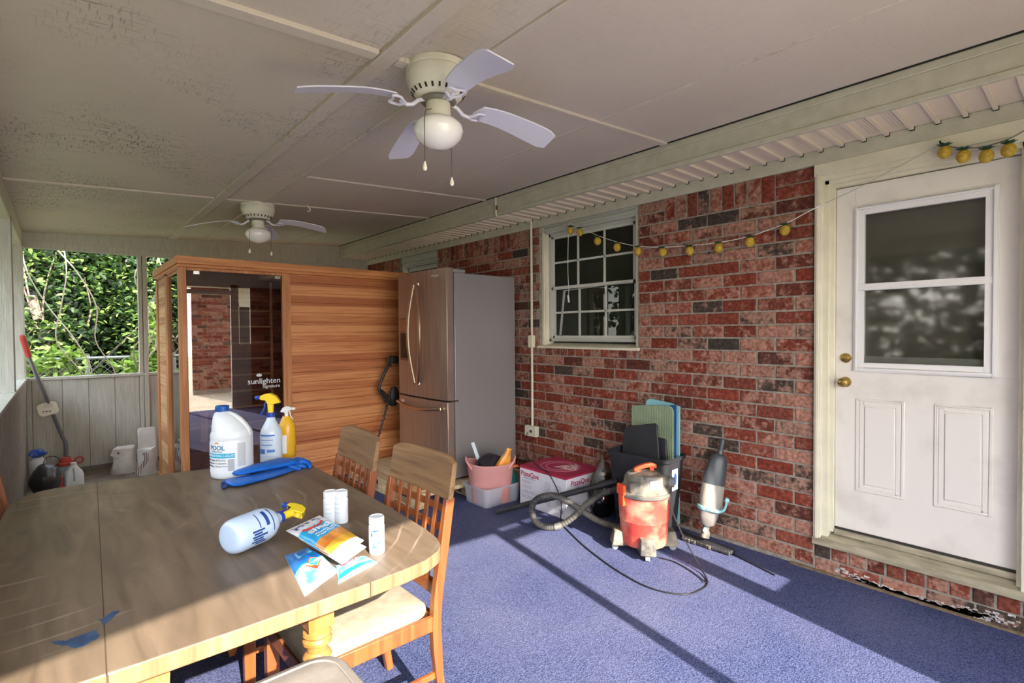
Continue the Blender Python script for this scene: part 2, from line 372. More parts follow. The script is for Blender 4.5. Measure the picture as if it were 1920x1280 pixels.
# ---- fascia, soffit, frieze along the house
b = MB(); b.box(3.069, 3.10, YN, YF, 2.70, 2.739); b.box(3.076, 3.10, YN, YF, 2.582, 2.70); b.box(3.07, 3.10, YN, YF, 2.570, 2.60)
struct('trim_%d' % n, b, TRIM, bev=.003); n += 1
b = MB(); b.box(3.101, 3.75, YN, YF, 2.60, 2.90); struct('trim_%d' % n, b, TRIM); n += 1     # box closing the eave
s = MB(); s.use(SOFFIT); s.box(3.10, 3.50, YN, YF, 2.587, 2.598)
y = .335 - .11*11
while y < YF:
    s.box(3.10, 3.492, y, y+.018, 2.570, 2.588); y += .1107
PERF = mat('soffit_vent_dots', '#b9a79d', .6)
s.use(PERF)
for (ya, yb) in ((.776, .877), (.886, .99), (.665, .768)):
    for i in range(16):
        for j in range(6):
            s.box(3.15+i*.018, 3.156+i*.018, ya+.012+j*.014, ya+.017+j*.014, 2.5862, 2.5869)
s.use(BLACK)
y = .335 - .11*11
while y < YF: s.box(3.484, 3.4915, y-.002, y+.020, 2.567, 2.588); y += .1107
struct('trim_%d' % n, s, None, smooth=0); n += 1
b = MB(); b.box(3.492, 3.52, YN, YF, 2.500, 2.586); struct('trim_%d' % n, b, TRIM, bev=.002); n += 1

# ---- brick wall
def brick(mb, ya, yb, za, zb, xf=WX, dep=.075):
    j = lambda a=.0022: random.uniform(-a, a)
    e = .006
    ya, yb, za, zb = ya+.006+j(), yb-.006+j(), za+.006+j(.0015), zb-.006+j(.0015); x = xf+random.uniform(-.001, .002)
    back = [(x+dep, ya, za), (x+dep, yb, za), (x+dep, yb, zb), (x+dep, ya, zb)]
    mid = [(x+e*.7, ya+j(.001), za+j(.001)), (x+e*.7, yb+j(.001), za+j(.001)), (x+e*.7, yb+j(.001), zb+j(.001)), (x+e*.7, ya+j(.001), zb+j(.001))]
    frt = [(x, ya+e, za+e), (x, yb-e, za+e), (x, yb-e, zb-e), (x, ya+e, zb-e)]
    mb.loft([back, mid, frt])
ZL = lambda k: .021 + .0887*k
w_ = MB(); w_.use(BRICK)
OPEN = [(2.46, 3.60, 1.263, 2.6), (5.40, 6.30, 1.263, 2.6), (-.9, 1.165, -1, 2.6)]   # window, far window, door zone (handled apart)
def clip_row(segs, za, zb):
    out = []
    for a, b in segs:
        parts = [(a, b)]
        for (oa, ob, oz0, oz1) in OPEN:
            if zb > oz0+.02 and za < oz1:
                new = []
                for p, q in parts:
                    if q <= oa or p >= ob: new.append((p, q)); continue
                    if p < oa: new.append((p, oa))
                    if q > ob: new.append((ob, q))
                parts = new
        out += [p for p in parts if p[1]-p[0] > .045]
    return out
for k in range(-1, 28):
    za, zb = (0.0, ZL(0)) if k == -1 else (ZL(k), ZL(k+1))
    if k == -1: zb = ZL(0)
    off = 0 if k % 2 else .118
    top = k >= 26
    segs = []; yy = 1.165 - .236*10 + off
    while yy < YF+.2: segs.append((max(yy, YN), min(yy+.236, YF+.02))); yy += .236
    if k == -1: continue
    if top:
        # soldier course leaves only short stacks beside the openings
        segs = [(a, b) for a, b in ((1.165, 1.405), (2.215, 2.46), (3.60, 3.75))] if k in (26, 27) else []
        for a, b in segs: brick(w_, a, b, za, min(zb, 2.51))
    else:
        for a, b in clip_row(segs, za, zb): brick(w_, a, b, za, zb)
def soldiers(ya, yb, za, zb, step=.0925):
    m_ = max(1, round((yb-ya)/step)); st = (yb-ya)/m_
    for i in range(m_): brick(w_, ya+i*st, ya+(i+1)*st, za, zb)
for a, b in ((1.405, 2.215), (3.75, 5.38), (6.32, YF)): soldiers(a, b, ZL(26), 2.52)
soldiers(2.47, 3.62, ZL(14), ZL(15)); soldiers(5.38, 6.32, ZL(14), ZL(15))
# below the door: rowlock course over stretchers
soldiers(-.5, 1.165, .082, .168, .0915)
yy = 1.165-.12
a_ = 1.165
while a_ > -.5:
    b_ = a_; a_ = b_-(.14 if b_ > 1.1 else .205); brick(w_, a_, b_, -.012, .084)
# near wall side beyond the door
for k in range(2, 28):
    off = 0 if k % 2 else .118; yy = YN+off-.236
    while yy < .10:
        a, b = max(yy, YN), min(yy+.236, .10)
        if b-a > .05: brick(w_, a, b, ZL(k), ZL(k+1))
        yy += .236
w_.use(MORTAR)
xm0, xm1 = WX+.007, WX+.10
for (ya, yb, za, zb) in ((1.167, 2.466, 0, 2.6), (2.466, 3.594, 0, 1.345), (3.594, 5.406, 0, 2.6), (5.406, 6.294, 0, 1.345), (6.294, YF, 0, 2.6), (YN, 1.167, 0, .160), (YN, .098, .16, 2.6)):
    w_.box(xm0, xm1, ya, yb, za, zb)
w_.use(EFFLOR)
struct('wall_right', w_, None, smooth=0)
# house shell behind the brick face (keeps the rooms dark)
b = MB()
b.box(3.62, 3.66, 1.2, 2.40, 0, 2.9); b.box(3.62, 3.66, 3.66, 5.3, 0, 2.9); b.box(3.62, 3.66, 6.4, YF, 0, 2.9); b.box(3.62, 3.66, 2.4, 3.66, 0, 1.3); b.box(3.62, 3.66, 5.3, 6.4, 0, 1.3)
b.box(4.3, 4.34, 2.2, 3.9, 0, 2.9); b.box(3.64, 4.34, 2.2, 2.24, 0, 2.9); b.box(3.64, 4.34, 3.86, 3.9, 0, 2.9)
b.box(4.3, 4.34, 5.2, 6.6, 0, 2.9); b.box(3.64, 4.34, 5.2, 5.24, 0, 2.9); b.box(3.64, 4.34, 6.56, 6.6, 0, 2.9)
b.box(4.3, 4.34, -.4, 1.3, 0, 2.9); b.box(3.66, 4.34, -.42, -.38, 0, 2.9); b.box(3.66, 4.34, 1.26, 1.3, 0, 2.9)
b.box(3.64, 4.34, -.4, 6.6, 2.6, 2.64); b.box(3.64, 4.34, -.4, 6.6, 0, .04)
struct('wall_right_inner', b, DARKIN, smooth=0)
# salt bloom and old carpet glue at the foot of the stoop
st = MB()
pts = [(.93, .045), (.85, .05), (.74, .075), (.66, .06), (.55, .07), (.45, .085), (.36, .07), (.25, .045), (.3, .012), (.45, .02), (.6, .018), (.75, .03), (.88, .02)]
random.seed(3)
for i in range(900):
    yy = random.choice((random.gauss(.50, .09), random.gauss(.75, .12))); zz = abs(random.gauss(.022+.025*math.sin(yy*7), .012))
    if .22 < yy < 1.05 and zz < .1:
        r_ = random.uniform(.002, .009); st.box(WX-.003, WX+.002, yy-r_*1.6, yy+r_*1.6, zz-r_*.6, zz+r_*.6)
struct('trim_%d' % n, st, EFFLOR, smooth=0); n += 1
st = MB(); st.bar((WX-.012, -.3, .004), (WX-.012, 1.3, .004), .02, .012); struct('trim_%d' % n, st, mat('glue_strip', '#6d5a48', .9, col2='#8a7658', scale=30)); n += 1

# ---- far wall: beam, studs, half wall, gable board
BZ = 2.395
b = MB(); b.box(XL-.14, 3.55, YF, YF+.09, BZ, 2.47); struct('trim_%d' % n, b, TRIM_D, bev=.003); n += 1
b = MB()
b.hexa([(XL-.1, YF+.01, 2.46), (3.6, YF+.01, 2.46), (3.6, YF+.06, 2.46), (XL-.1, YF+.06, 2.46), (XL-.1, YF+.01, ceil_z(XL-.1)+.02), (3.6, YF+.01, 2.80), (3.6, YF+.06, 2.80), (XL-.1, YF+.06, ceil_z(XL-.1)+.02)])
struct('wall_back_gable', b, TRIM_D)
b = MB(); b.box(XL-.1, 3.55, YF+.02, YF+.05, .0, 1.02)
for gx in (-.234, .004, .223, .451, .676, .9, 1.13, 1.36, 1.6, 1.83):
    b.use(mat('siding_groove', '#77766f', .9)); b.box(gx, gx+.007, YF+.014, YF+.022, .05, 1.02)
w2 = struct('wall_back', b, None, smooth=0); w2.data.materials[0] = SIDING
b = None
def wallpanel(nm, mt, boxes, grooves):
    q = MB(); q.use(mt)
    for bx in boxes: q.box(*bx)
    q.use(mat('siding_groove', '#77766f', .9))
    for gx in grooves: q.box(*gx)
    return struct(nm, q, None, smooth=0)
bpy.data.objects.remove(w2)
wallpanel('wall_back', SIDING, [(XL-.1, 3.55, YF+.02, YF+.05, 0, 1.02)], [(gx, gx+.007, YF+.0185, YF+.0225, .05, 1.02) for gx in (-.234, .004, .223, .451, .676, .9, 1.13, 1.36, 1.6, 1.83)])
b = MB(); b.box(XL-.14, 3.55, YF-.005, YF+.09, 1.015, 1.045); struct('trim_%d' % n, b, TRIM_D, bev=.003); n += 1
b = MB(); b.box(XL, 3.5, YF-.0, YF+.02, .0, .05); struct('baseboard_back', b, mat('mud_line', '#6e6a66', .9), bev=.002)
for (sx0, sx1) in ((.685, .722), (.728, .773), (2.0, 2.09), (3.42, 3.51)):
    b = MB(); b.box(sx0, sx1, YF-.002, YF+.085, 0, BZ); struct('trim_%d' % n, b, TRIM_D, bev=.003); n += 1
# ---- outer (left) wall: half wall, sill, posts, header
wallpanel('wall_left', SIDING_L, [(XL-.13, XL, YN, YF, 0, 1.03)], [(XL-.0025, XL+.0015, gy, gy+.007, .02, 1.03) for gy in [YN+.1+.155*i for i in range(52)]])
b = MB(); b.box(XL-.17, XL+.008, YN, YF+.05, 1.03, 1.052); struct('trim_%d' % n, b, TRIM_D, bev=.003); n += 1
for (ya, yb) in ((5.55, 5.69), (7.12, 7.32), (3.75, 3.88), (1.9, 2.03)):
    b = MB(); b.box(XL-.155, XL+.0, ya, yb, 1.05, 2.42); struct('trim_%d' % n, b, TRIM_D, bev=.004); n += 1
b = MB(); b.box(XL-.16, XL-.0, YN, YF+.05, 2.39, ceil_z(XL)+.01); struct('trim_%d' % n, b, TRIM, bev=.004); n += 1
# ---- near end (behind the camera): unseen posts and header, shaped to cast the sun shadows
b = MB()
b.use(TRIM_D)
def hdr(xa, za, xb, zb, zt=2.9):
    b.hexa([(xa, YN-.06, za), (xb, YN-.06, zb), (xb, YN, zb), (xa, YN, za), (xa, YN-.06, zt), (xb, YN-.06, zt), (xb, YN, zt), (xa, YN, zt)])
hdr(XL-2.6, 2.235, XL-.5, 2.235); hdr(XL-.5, 2.235, .70, 2.415); b.box(XL-2.6, XL-.45, YN-.06, YN, -.1, 2.3); hdr(.70, 2.415, 1.74, 2.36); hdr(1.74, 2.39, 2.6, 2.39); hdr(2.6, 2.39, 3.6, 2.39)  # leftmost panel and header added out of view to keep sun off the left posts
b.box(1.80, 2.55, YN-.06, YN, 2.25, 2.335)
b.box(1.735, 1.80, YN-.06, YN, 0, 2.45); b.box(2.545, 2.685, YN-.06, YN, 0, 2.45); b.use(MORTAR); b.box(2.90, 3.6, YN-.06, YN-.004, 0, 2.45); b.use(BRICK)
for k in range(27):
    xx = 2.90+(0 if k % 2 else -.1)
    while xx < 3.5:
        a_, b2_ = max(xx, 2.90), min(xx+.236, 3.5)
        if b2_-a_ > .03: b.box(a_+.006, b2_-.006, YN-.02, YN, ZL(k)+.006, ZL(k+1)-.006)
        xx += .236
b.use(TRIM_D); b.box(2.685, 2.90, YN-.06, YN, 0, 1.28)

struct('wall_front', b, None)

# ---- windows
FRAMEP = mat('window_frame_paint', '#b9bbb0', .5); SASH = mat('window_sash', '#c9cabf', .45)
PANE = thin_glass('window_glass', '#dde3de', .03); PANE_D = thin_glass('door_glass', '#e6e6e2', .06, .05)
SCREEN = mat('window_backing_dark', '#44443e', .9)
def house_window(idx, ya, yb, z0, z1, ajar=False):
    t = thing('window_%d' % idx, None, None, (3.60, (ya+yb)/2, z0), kind='structure')
    def p(nm, mb, m, **k): return mb.build(nm, m, t, world=True, **k)
    xf = 3.545
    # brickmould both sides, head, sill
    for (a, b_) in ((ya, ya+.05), (yb-.055, yb)):
        m_ = MB(); m_.box(xf, 3.66, a, b_, z0, z1+.08); m_.box(xf-.012, 3.6, a+.012, b_-.012, z0+.01, z1+.07); p('jamb_trim', m_, DTRIM, bev=.004)
    m_ = MB(); m_.box(xf, 3.66, ya, yb, z1, z1+.16); m_.box(xf-.014, xf+.02, ya, yb, z1+.02, z1+.045); m_.box(xf-.02, xf+.02, ya, yb, z1+.06, z1+.2); p('head_trim', m_, FRAMEP, bev=.004)
    m_ = MB(); m_.hexa([(xf-.05, ya-.01, z0-.02), (3.66, ya-.01, z0-.02), (3.66, yb+.02, z0-.02), (xf-.05, yb+.02, z0-.02), (xf-.05, ya-.01, z0), (3.66, ya-.01, z0+.03), (3.66, yb+.02, z0+.03), (xf-.05, yb+.02, z0)]); p('sill', m_, DTRIM, bev=.003)
    a, b_ = ya+.05, yb-.055; zb = z0+.045
    fr = MB()
    for q in ((a, a+.03, zb, z1), (b_-.03, b_, zb, z1), (a, b_, z1-.03, z1), (a, b_, zb, zb+.03)): fr.box(3.59, 3.64, q[0], q[1], q[2], q[3])
    p('window_frame', fr, FRAMEP, bev=.003)
    zm = (zb+z1)/2-.01
    for (nm, s0, s1, x) in (('upper_sash', zm-.012, z1-.025, 3.605), ('lower_sash', zb+.025, zm+.018, 3.622)):
        g = MB(); y0, y1 = a+.03, b_-.03
        for q in ((y0, y0+.028, s0, s1), (y1-.028, y1, s0, s1), (y0, y1, s1-.028, s1), (y0, y1, s0, s0+.03)): g.box(x-.012, x+.012, *q)
        sash = p(nm, g, SASH, bev=.002)
        mu = MB()
        for i in (1, 2): yy = y0+.028+(y1-y0-.056)*i/3; mu.box(x-.006, x+.005, yy-.009, yy+.009, s0+.02, s1-.02)
        zz = (s0+s1)/2; mu.box(x-.006, x+.005, y0+.02, y1-.02, zz-.009, zz+.009)
        q = mu.build('muntins', SASH, sash); 
        q.data.transform(Matrix.Translation(-Vector(t.location)))
        gl = MB(); gl.box(x+.006, x+.009, y0+.02, y1-.02, s0+.02, s1-.02); q = gl.build('pane', PANE, sash); q.data.transform(Matrix.Translation(-Vector(t.location)))
    if ajar:
        # half-screen slipped out of its track
        sc_ = MB()
        for (A, B) in (((3.585, 3.40, zb+.06), (3.585, 3.345, zm-.03)), ((3.585, 3.385, zb+.06), (3.585, 3.33, zm-.03)), ((3.585, 2.6, zm+.0), (3.585, 3.345, zm-.03))): sc_.bar(A, B, .006, .008, (1, 0, 0))
        p('screen_frame', sc_, mat('screen_alu', '#b4b4ae', .4), bev=.001)
    bk = MB(); bk.box(3.70, 3.71, ya, yb, z0, z1+.1); p('shade', bk, SCREEN)  # dark sheet stands in for the dim room behind the panes
house_window(1, 2.46, 3.60, 1.352, 2.43, True)
house_window(2, 5.40, 6.30, 1.352, 2.36)

# ---- door
BRASS = mat('brass', '#b89a5a', .3, 1.0)
d = thing('door_1', None, None, (3.57, .66, .28), kind='structure')
def dp(nm, mb, m, par=None, **k):
    return mb.build(nm, m, par or d, world=(par is None), **k)
DX = 3.572
m_ = MB(); m_.use(DOORP)
# slab built as a frame round the glazed opening
L0, L1 = .30, 1.013; G0, G1 = .345, .972
m_.box(DX, DX+.044, .262, 1.068, .285, 1.245); m_.box(DX, DX+.044, .262, .345, 1.245, 2.345); m_.box(DX, DX+.044, .968, 1.068, 1.245, 2.345); m_.box(DX, DX+.044, .345, .968, 2.215, 2.345)
dp('door_slab', m_, None, bev=.002)
def ring(mb, x0, x1, ya, yb, za, zb, wd):
    mb.box(x0, x1, ya, ya+wd, za, zb); mb.box(x0, x1, yb-wd, yb, za, zb); mb.box(x0, x1, ya+wd, yb-wd, za, za+wd); mb.box(x0, x1, ya+wd, yb-wd, zb-wd, zb)
m_ = MB(); ring(m_, DX-.012, DX+.01, .341, .973, 1.245, 2.219, .022); ring(m_, DX-.018, DX+.01, .350, .964, 1.254, 2.210, .012); ring(m_, DX-.008, DX+.02, .362, .952, 1.268, 2.198, .03)
m_.box(DX-.012, DX+.02, .362, .952, 1.722, 1.762); m_.box(DX-.016, DX+.0, .362, .952, 1.726, 1.74); lf = dp('glazing_frame', m_, mat('vinyl_white', '#e8e5e2', .35), bev=.002)
m_ = MB(); m_.box(DX+.012, DX+.016, .365, .95, 1.75, 2.2); dp('pane', m_, PANE_D)
m_ = MB(); m_.box(DX+.006, DX+.010, .365, .95, 1.27, 1.735); dp('pane', m_, PANE_D)
m_ = MB(); m_.box(DX+.05, DX+.052, .37, .945, 1.30, 2.2); dp('blind', m_, mat('door_blind_dark', '#6e6a61', .8))
m_ = MB(); m_.box(DX+.017, DX+.022, .39, .93, 1.29, 1.335); dp('bottom_rail', m_, mat('grey_rail', '#9a9a9a', .4))
for (ya, yb, za, zb) in ((.722, .960, .529, 1.082), (.355, .592, .529, 1.086)):
    m_ = MB(); ring(m_, DX-.006, DX+.004, ya, yb, za, zb, .012); ring(m_, DX-.003, DX+.004, ya+.018, yb-.018, za+.018, zb-.018, .02); m_.box(DX-.006, DX+.002, ya+.045, yb-.045, za+.045, zb-.045); dp('raised_panel', m_, DOORP, bev=.004)
Mx = frame((DX, 1.014, 1.322), (0, -1, 0), (0, 0, 1))     # local z points to -x
m_ = MB(); m_.lathe([(.0, 0), (.029, 0), (.029, .006), (.024, .012), (.018, .013), (.018, .018), (.012, .02), (0, .02)], 24, M=Mx); m_.box(-.002, .002, -.008, .008, .019, .022, M=Mx); dp('deadbolt', m_, BRASS)
Mx = frame((DX, 1.015, 1.177), (0, -1, 0), (0, 0, 1))
m_ = MB(); m_.lathe([(.0, 0), (.031, 0), (.031, .004), (.026, .010), (.012, .013), (.011, .03), (.02, .036), (.027, .045), (.028, .055), (.024, .064), (.014, .069), (0, .07)], 28, M=Mx); dp('door_knob', m_, BRASS)
# casing, head, threshold
m_ = MB(); m_.box(3.492, 3.62, 1.125, 1.165, .20, 2.44); m_.box(3.486, 3.60, 1.135, 1.155, .20, 2.44); m_.box(3.52, 3.62, 1.09, 1.13, .22, 2.40); m_.box(3.55, 3.62, 1.07, 1.1, .25, 2.38); struct('trim_%d' % n, m_, DTRIM, bev=.004); n += 1
m_ = MB(); m_.box(3.492, 3.62, .205, .245, .20, 2.44); m_.box(3.52, 3.62, .24, .262, .22, 2.40); m_.box(3.49, 3.62, .09, .21, .16, 2.6); struct('trim_%d' % n, m_, DTRIM, bev=.004); n += 1
m_ = MB(); m_.box(3.488, 3.62, .1, 1.168, 2.425, 2.50); m_.box(3.50, 3.62, .2, 1.15, 2.395, 2.43); m_.box(3.52, 3.62, .22, 1.12, 2.37, 2.40); m_.box(3.545, 3.62, .22, 1.10, 2.35, 2.375); struct('trim_%d' % n, m_, DTRIM, bev=.004); n += 1
THR = mat('threshold_wood', '#b3a890', .7, col2='#8f8570', scale=9, stretch=(3, .6, 3), bump=.2)
m_ = MB(); m_.hexa([(3.485, .1, .178), (3.64, .1, .178), (3.64, 1.168, .178), (3.485, 1.168, .178), (3.485, .1, .212), (3.64, .1, .262), (3.64, 1.168, .262), (3.485, 1.168, .212)]); m_.box(3.478, 3.50, .1, 1.168, .172, .205); m_.box(3.55, 3.64, .262, 1.068, .24, .272)
struct('trim_%d' % n, m_, THR, bev=.004); n += 1
m_ = MB(); m_.box(3.567, 3.64, .262, 1.068, .268, .286); struct('trim_%d' % n, m_, mat('weatherstrip', '#332f2a', .8)); n += 1

# ---- ground outside
g = MB(); g.box(-30, XL-.14, -30, 40, -.25, -.15); g.box(XL-.14, 30, YF+.12, 40, -.25, -.15)
GRASS = mat('lawn', '#454a34', .95, col2='#5e6248', scale=1.2, bump=.6, bscale=50)
struct('floor_lawn', g, GRASS)
g = MB(); g.box(XL-.14, 30, -30, YN-.12, -.2, -.1); struct('floor_patio', g, PATIO)
# ================================================================ OUTSIDE
def leaf_mat(nm, a, b_, c):  # pale and dark leaves put sun spots and shade gaps into the colour
    m = bpy.data.materials.new(nm); m.use_nodes = True; t = m.node_tree; p = t.nodes['Principled BSDF']
    g = nd(t, 'ShaderNodeNewGeometry'); r = nd(t, 'ShaderNodeValToRGB'); e = r.color_ramp.elements
    e[0].color = lin(a); e[1].color = lin(c); x = e.new(.5); x.color = lin(b_); x = e.new(.72); x.color = lin(b_)
    t.links.new(g.outputs['Random Per Island'], r.inputs[0]); t.links.new(r.outputs[0], p.inputs['Base Color'])
    p.inputs['Roughness'].default_value = .45; p.inputs['Specular IOR Level'].default_value = .4
    o = t.nodes['Material Output']; tl = nd(t, 'ShaderNodeBsdfTranslucent'); mx = nd(t, 'ShaderNodeMixShader'); mx.inputs[0].default_value = .3
    t.links.new(r.outputs[0], tl.inputs[0]); t.links.new(p.outputs[0], mx.inputs[1]); t.links.new(tl.outputs[0], mx.inputs[2]); t.links.new(mx.outputs[0], o.inputs['Surface'])
    MC[nm] = m; return m
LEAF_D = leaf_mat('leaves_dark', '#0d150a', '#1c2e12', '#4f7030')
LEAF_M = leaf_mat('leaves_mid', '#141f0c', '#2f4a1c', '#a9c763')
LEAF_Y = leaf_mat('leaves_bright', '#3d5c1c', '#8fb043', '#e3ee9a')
BARK = mat('bark', '#5b5046', .9, col2='#8a7d6c', scale=20, bump=.4)
TWIG = mat('pale_twig', '#a09482', .85)
def leaf(mb, c, L, W):
    u = Vector((random.gauss(0, 1), random.gauss(0, 1), random.gauss(0, .6))).normalized(); q = Vector((random.gauss(0, .6), random.gauss(0, .6)-.2, 1)).normalized()
    v = u.cross(q).normalized(); w2 = v.cross(u)
    c = Vector(c)
    P = [c-u*L/2, c-u*L*.15+v*W/2+w2*W*.15, c+u*L*.2+v*W*.42+w2*W*.12, c+u*L/2, c+u*L*.2-v*W*.42+w2*W*.12, c-u*L*.15-v*W/2+w2*W*.15]
    vs = [mb.bm.verts.new(p) for p in P]
    mb._f([vs[0], vs[1], vs[2], vs[3]]); mb._f([vs[0], vs[3], vs[4], vs[5]])
def shrub(name, label, cat, c, rad, nleaf, m, L=.09, trunk=True, clumps=26, group='trees and shrubs beyond the screened end', seed=1, twigs=10):
    random.seed(seed)
    t = thing(name, label, cat, (c[0], c[1], -.15), group=group)
    cz = c[2]
    mb = MB(); cl = []
    for _ in range(clumps):
        d_ = Vector((random.gauss(0, 1), random.gauss(0, 1), random.gauss(0, 1))).normalized()*random.uniform(.45, 1)
        cl.append((d_.x*rad[0], d_.y*rad[1], d_.z*rad[2]))
    for _ in range(nleaf):
        k = random.choice(cl); s = .26
        leaf(mb, (k[0]+random.gauss(0, s*rad[0]*.6), k[1]+random.gauss(0, s*rad[1]*.8), cz+.15+k[2]+random.gauss(0, s*rad[2]*.5)), L*random.uniform(.6, 1.3), L*.5*random.uniform(.7, 1.2))
    mb.build('foliage', m, t, smooth=0)
    b = MB(); b.tube(spline([(0, 0, 0), (random.uniform(-.1, .1), .05, cz*.4), (random.uniform(-.2, .2), 0, cz)], 5), .05 if trunk else .02, 7)
    for k in cl[:twigs]:
        s0 = Vector((0, 0, cz*.35+random.uniform(-.2, .3))); e0 = Vector((k[0], k[1], cz+.15+k[2])); md = (s0+e0)/2+Vector((random.uniform(-.3, .3), random.uniform(-.2, .2), random.uniform(-.1, .3)))
        b.tube(spline([s0, md, e0], 5), [.018-.012*i/10 for i in range(11)], 5)
    b.build('stems', BARK, t)
    return t
shrub('broadleaf_shrub', 'bright yellow-green young shrub in front of the chain link fence, lowest of the greenery', 'shrub', (.15, 8.7, .9), (.8, .35, .45), 900, LEAF_Y, .10, False, 22, seed=2, twigs=14)
shrub('broadleaf_shrub', 'shrub with sunlit-toned leaves beside the white porch stud, left of the cedar cabin', 'shrub', (1.15, 8.9, 1.15), (.7, .4, .8), 1300, LEAF_Y, .10, False, 26, seed=3, twigs=14)
shrub('evergreen_tree', 'dense mid green tree filling the upper left of the opening', 'tree', (-.1, 9.9, 2.2), (1.3, .7, 1.5), 3600, LEAF_M, .10, True, 50, seed=4)
shrub('evergreen_tree', 'dense mid green tree behind the white stud of the opening', 'tree', (1.7, 10.2, 2.1), (1.3, .7, 1.6), 3600, LEAF_M, .10, True, 50, seed=5)
shrub('evergreen_tree', 'dark shaded tree farthest back behind the fence on the left', 'tree', (-.6, 11.6, 2.0), (2.1, .8, 2.7), 8000, LEAF_D, .16, True, 90, seed=6)
shrub('evergreen_tree', 'dark shaded tree farthest back above the cedar cabin', 'tree', (2.4, 11.9, 2.2), (2.3, .8, 2.8), 8000, LEAF_D, .16, True, 90, seed=7)
b = MB(); b.box(-3.5, 7, 12.7, 12.74, -.15, 5.5)  # added dark sheet; keeps the sky from showing through the leaves
tag(b.build('dark_backdrop', mat('backdrop_dark', '#3b352d', .9, col2='#242019', scale=5, stretch=(6, 6, .5))), 'dark backdrop sheet added behind the trees to hide the sky', 'fence')
b = MB(); random.seed(11)
tw = thing('dead_vine', 'pale bare curling vine stems hanging in front of the trees', 'vine', (1.2, 8.3, -.15))
for k in range(7):
    x = random.uniform(-.4, 1.2); pts = [(x, 0, 0.2)]
    for i in range(7): pts.append((pts[-1][0]+random.uniform(-.28, .28), random.uniform(-.1, .15), .3+.42*(i+1)))
    b.tube(spline([(p[0]-.7, p[1], p[2]) for p in pts], 6), .007, 5)
b.build('stem', TWIG, tw)
# chain link fence
cf = thing('chain_link_fence', 'grey chain link fence with a pipe rail behind the low shrubs', 'fence', (.5, 9.3, -.15))
GALV = mat('galvanised', '#a9aaa6', .45, .6)
m_ = MB(); m_.cyl((-3, 0, 1.32), (4, 0, 1.30), .022, n=10); m_.build('top_rail', GALV, cf)
for x in (-2.4, -.22, 2.1): m_ = MB(); m_.cyl((x, 0.02, 0), (x, .02, 1.36), .03, n=10); m_.build('post', GALV, cf)
m_ = MB(); st_ = .075; k = -3.0
while k < 4:
    for s in (1, -1):
        x0_, x1_ = k, k+s*1.28
        a, b2 = (x0_, .0, .02), (x1_, .0, 1.30)
        if min(x0_, x1_) > -3.1 and max(x0_, x1_) < 4.1: m_.bar(a, b2, .0035, .0035, (0, 1, 0))
    k += st_
m_.build('wire_mesh', GALV, cf, smooth=0)
# left garden seen in the door glass
for i, (x, y, s) in enumerate(((-6, -4, 1.3), (-6.5, -1, 1.5), (-6.2, 2.2, 1.4), (-6.6, 5.2, 1.5), (-5.8, 8.0, 1.6))):
    shrub('evergreen_tree', 'broad garden tree seen only in the glass, %s' % ('nearest the patio', 'second along the lawn', 'in the middle of the lawn edge', 'past the middle of the lawn edge', 'at the far end of the lawn')[i], 'tree', (x, y, 2.1), (1.2, 1.9, 2.4), 2600, LEAF_D, .30, True, 40, group='garden trees beside the lawn', seed=20+i, twigs=4)
# brick wing of the house past the patio
q = MB(); q.use(BRICK)
for k in range(0, 30):
    off = 0 if k % 2 else .118; xx = 2.55+off-.236
    while xx < 7.5:
        a, b2 = max(xx, 2.55), min(xx+.236, 7.5)
        if b2-a > .05 and not (3.6 < (a+b2)/2 < 4.5): 
            za, zb = ZL(k), ZL(k+1); q.box(a+.006, b2-.006, -5.02, -4.98, za+.006, zb-.006)
        xx += .236
q.use(MORTAR); q.box(2.56, 3.6, -5.1, -4.985, -.1, 2.7); q.box(4.5, 7.5, -5.1, -4.985, -.1, 2.7)
q.use(DARKIN); q.box(3.58, 4.52, -5.1, -5.06, -.1, 2.7); q.use(TRIM); q.box(3.58, 3.66, -5.06, -4.96, -.1, 2.3); q.box(4.44, 4.52, -5.06, -4.96, -.1, 2.3); q.box(3.58, 4.52, -5.06, -4.96, 2.2, 2.7); q.box(2.4, 7.5, -5.3, -4.6, 2.68, 2.8)
struct('wall_wing', q, None, smooth=0)

# ================================================================ SAUNA
CED = wood('cedar_planks', '#ad6538', '#c47c4a', '#d8955f', 'X', 1.0, .5, plank=(2, .098))
CEDV = wood('cedar_posts', '#a4663c', '#bd7b4a', '#cf9560', 'Z', 1.0, .5)
CEDC = wood('cedar_cornice', '#b06c3d', '#c9834c', '#d9985f', 'X', .8, .5)
CEDS = wood('cedar_side', '#b07a4c', '#c99866', '#dcb484', 'Y', 1.0, .5, plank=(2, .098))
SY, SX0, SX1, SB = 5.20, .77, 3.30, 6.60
sa = thing('sauna_cabin', 'cedar infrared sauna cabin with a tinted glass door and flat cornice roof', 'sauna', (2.0, 5.9, 0))
def sp(nm, mb, m, **k): return mb.build(nm, m, sa, world=True, **k)
m_ = MB(); m_.prism([(SX0-.02, SY-.045), (SX1+.03, SY-.045), (SX1+.03, SB+.05), (SX0-.02, SB+.05)], 2.095, 2.16); m_.prism([(SX0-.005, SY-.03), (SX1+.01, SY-.03), (SX1+.01, SB+.03), (SX0-.005, SB+.03)], 2.07, 2.095); sp('cornice', m_, CEDC, bev=.004)
m_ = MB()
for k in range(21):
    z0_ = .03+.098*k; z1_ = min(z0_+.0955, 2.07)
    m_.box(1.695, SX1, SY+.004, SY+.03, z0_, z1_)
m_.box(1.695, SX1, SY+.018, SY+.04, .0, 2.07); sp('front_planks', m_, CED, bev=.003, seg=1)
m_ = MB(); m_.box(SX0, .829, SY-.004, SY+.062, 0, 2.07); sp('corner_post', m_, CEDV, bev=.003)
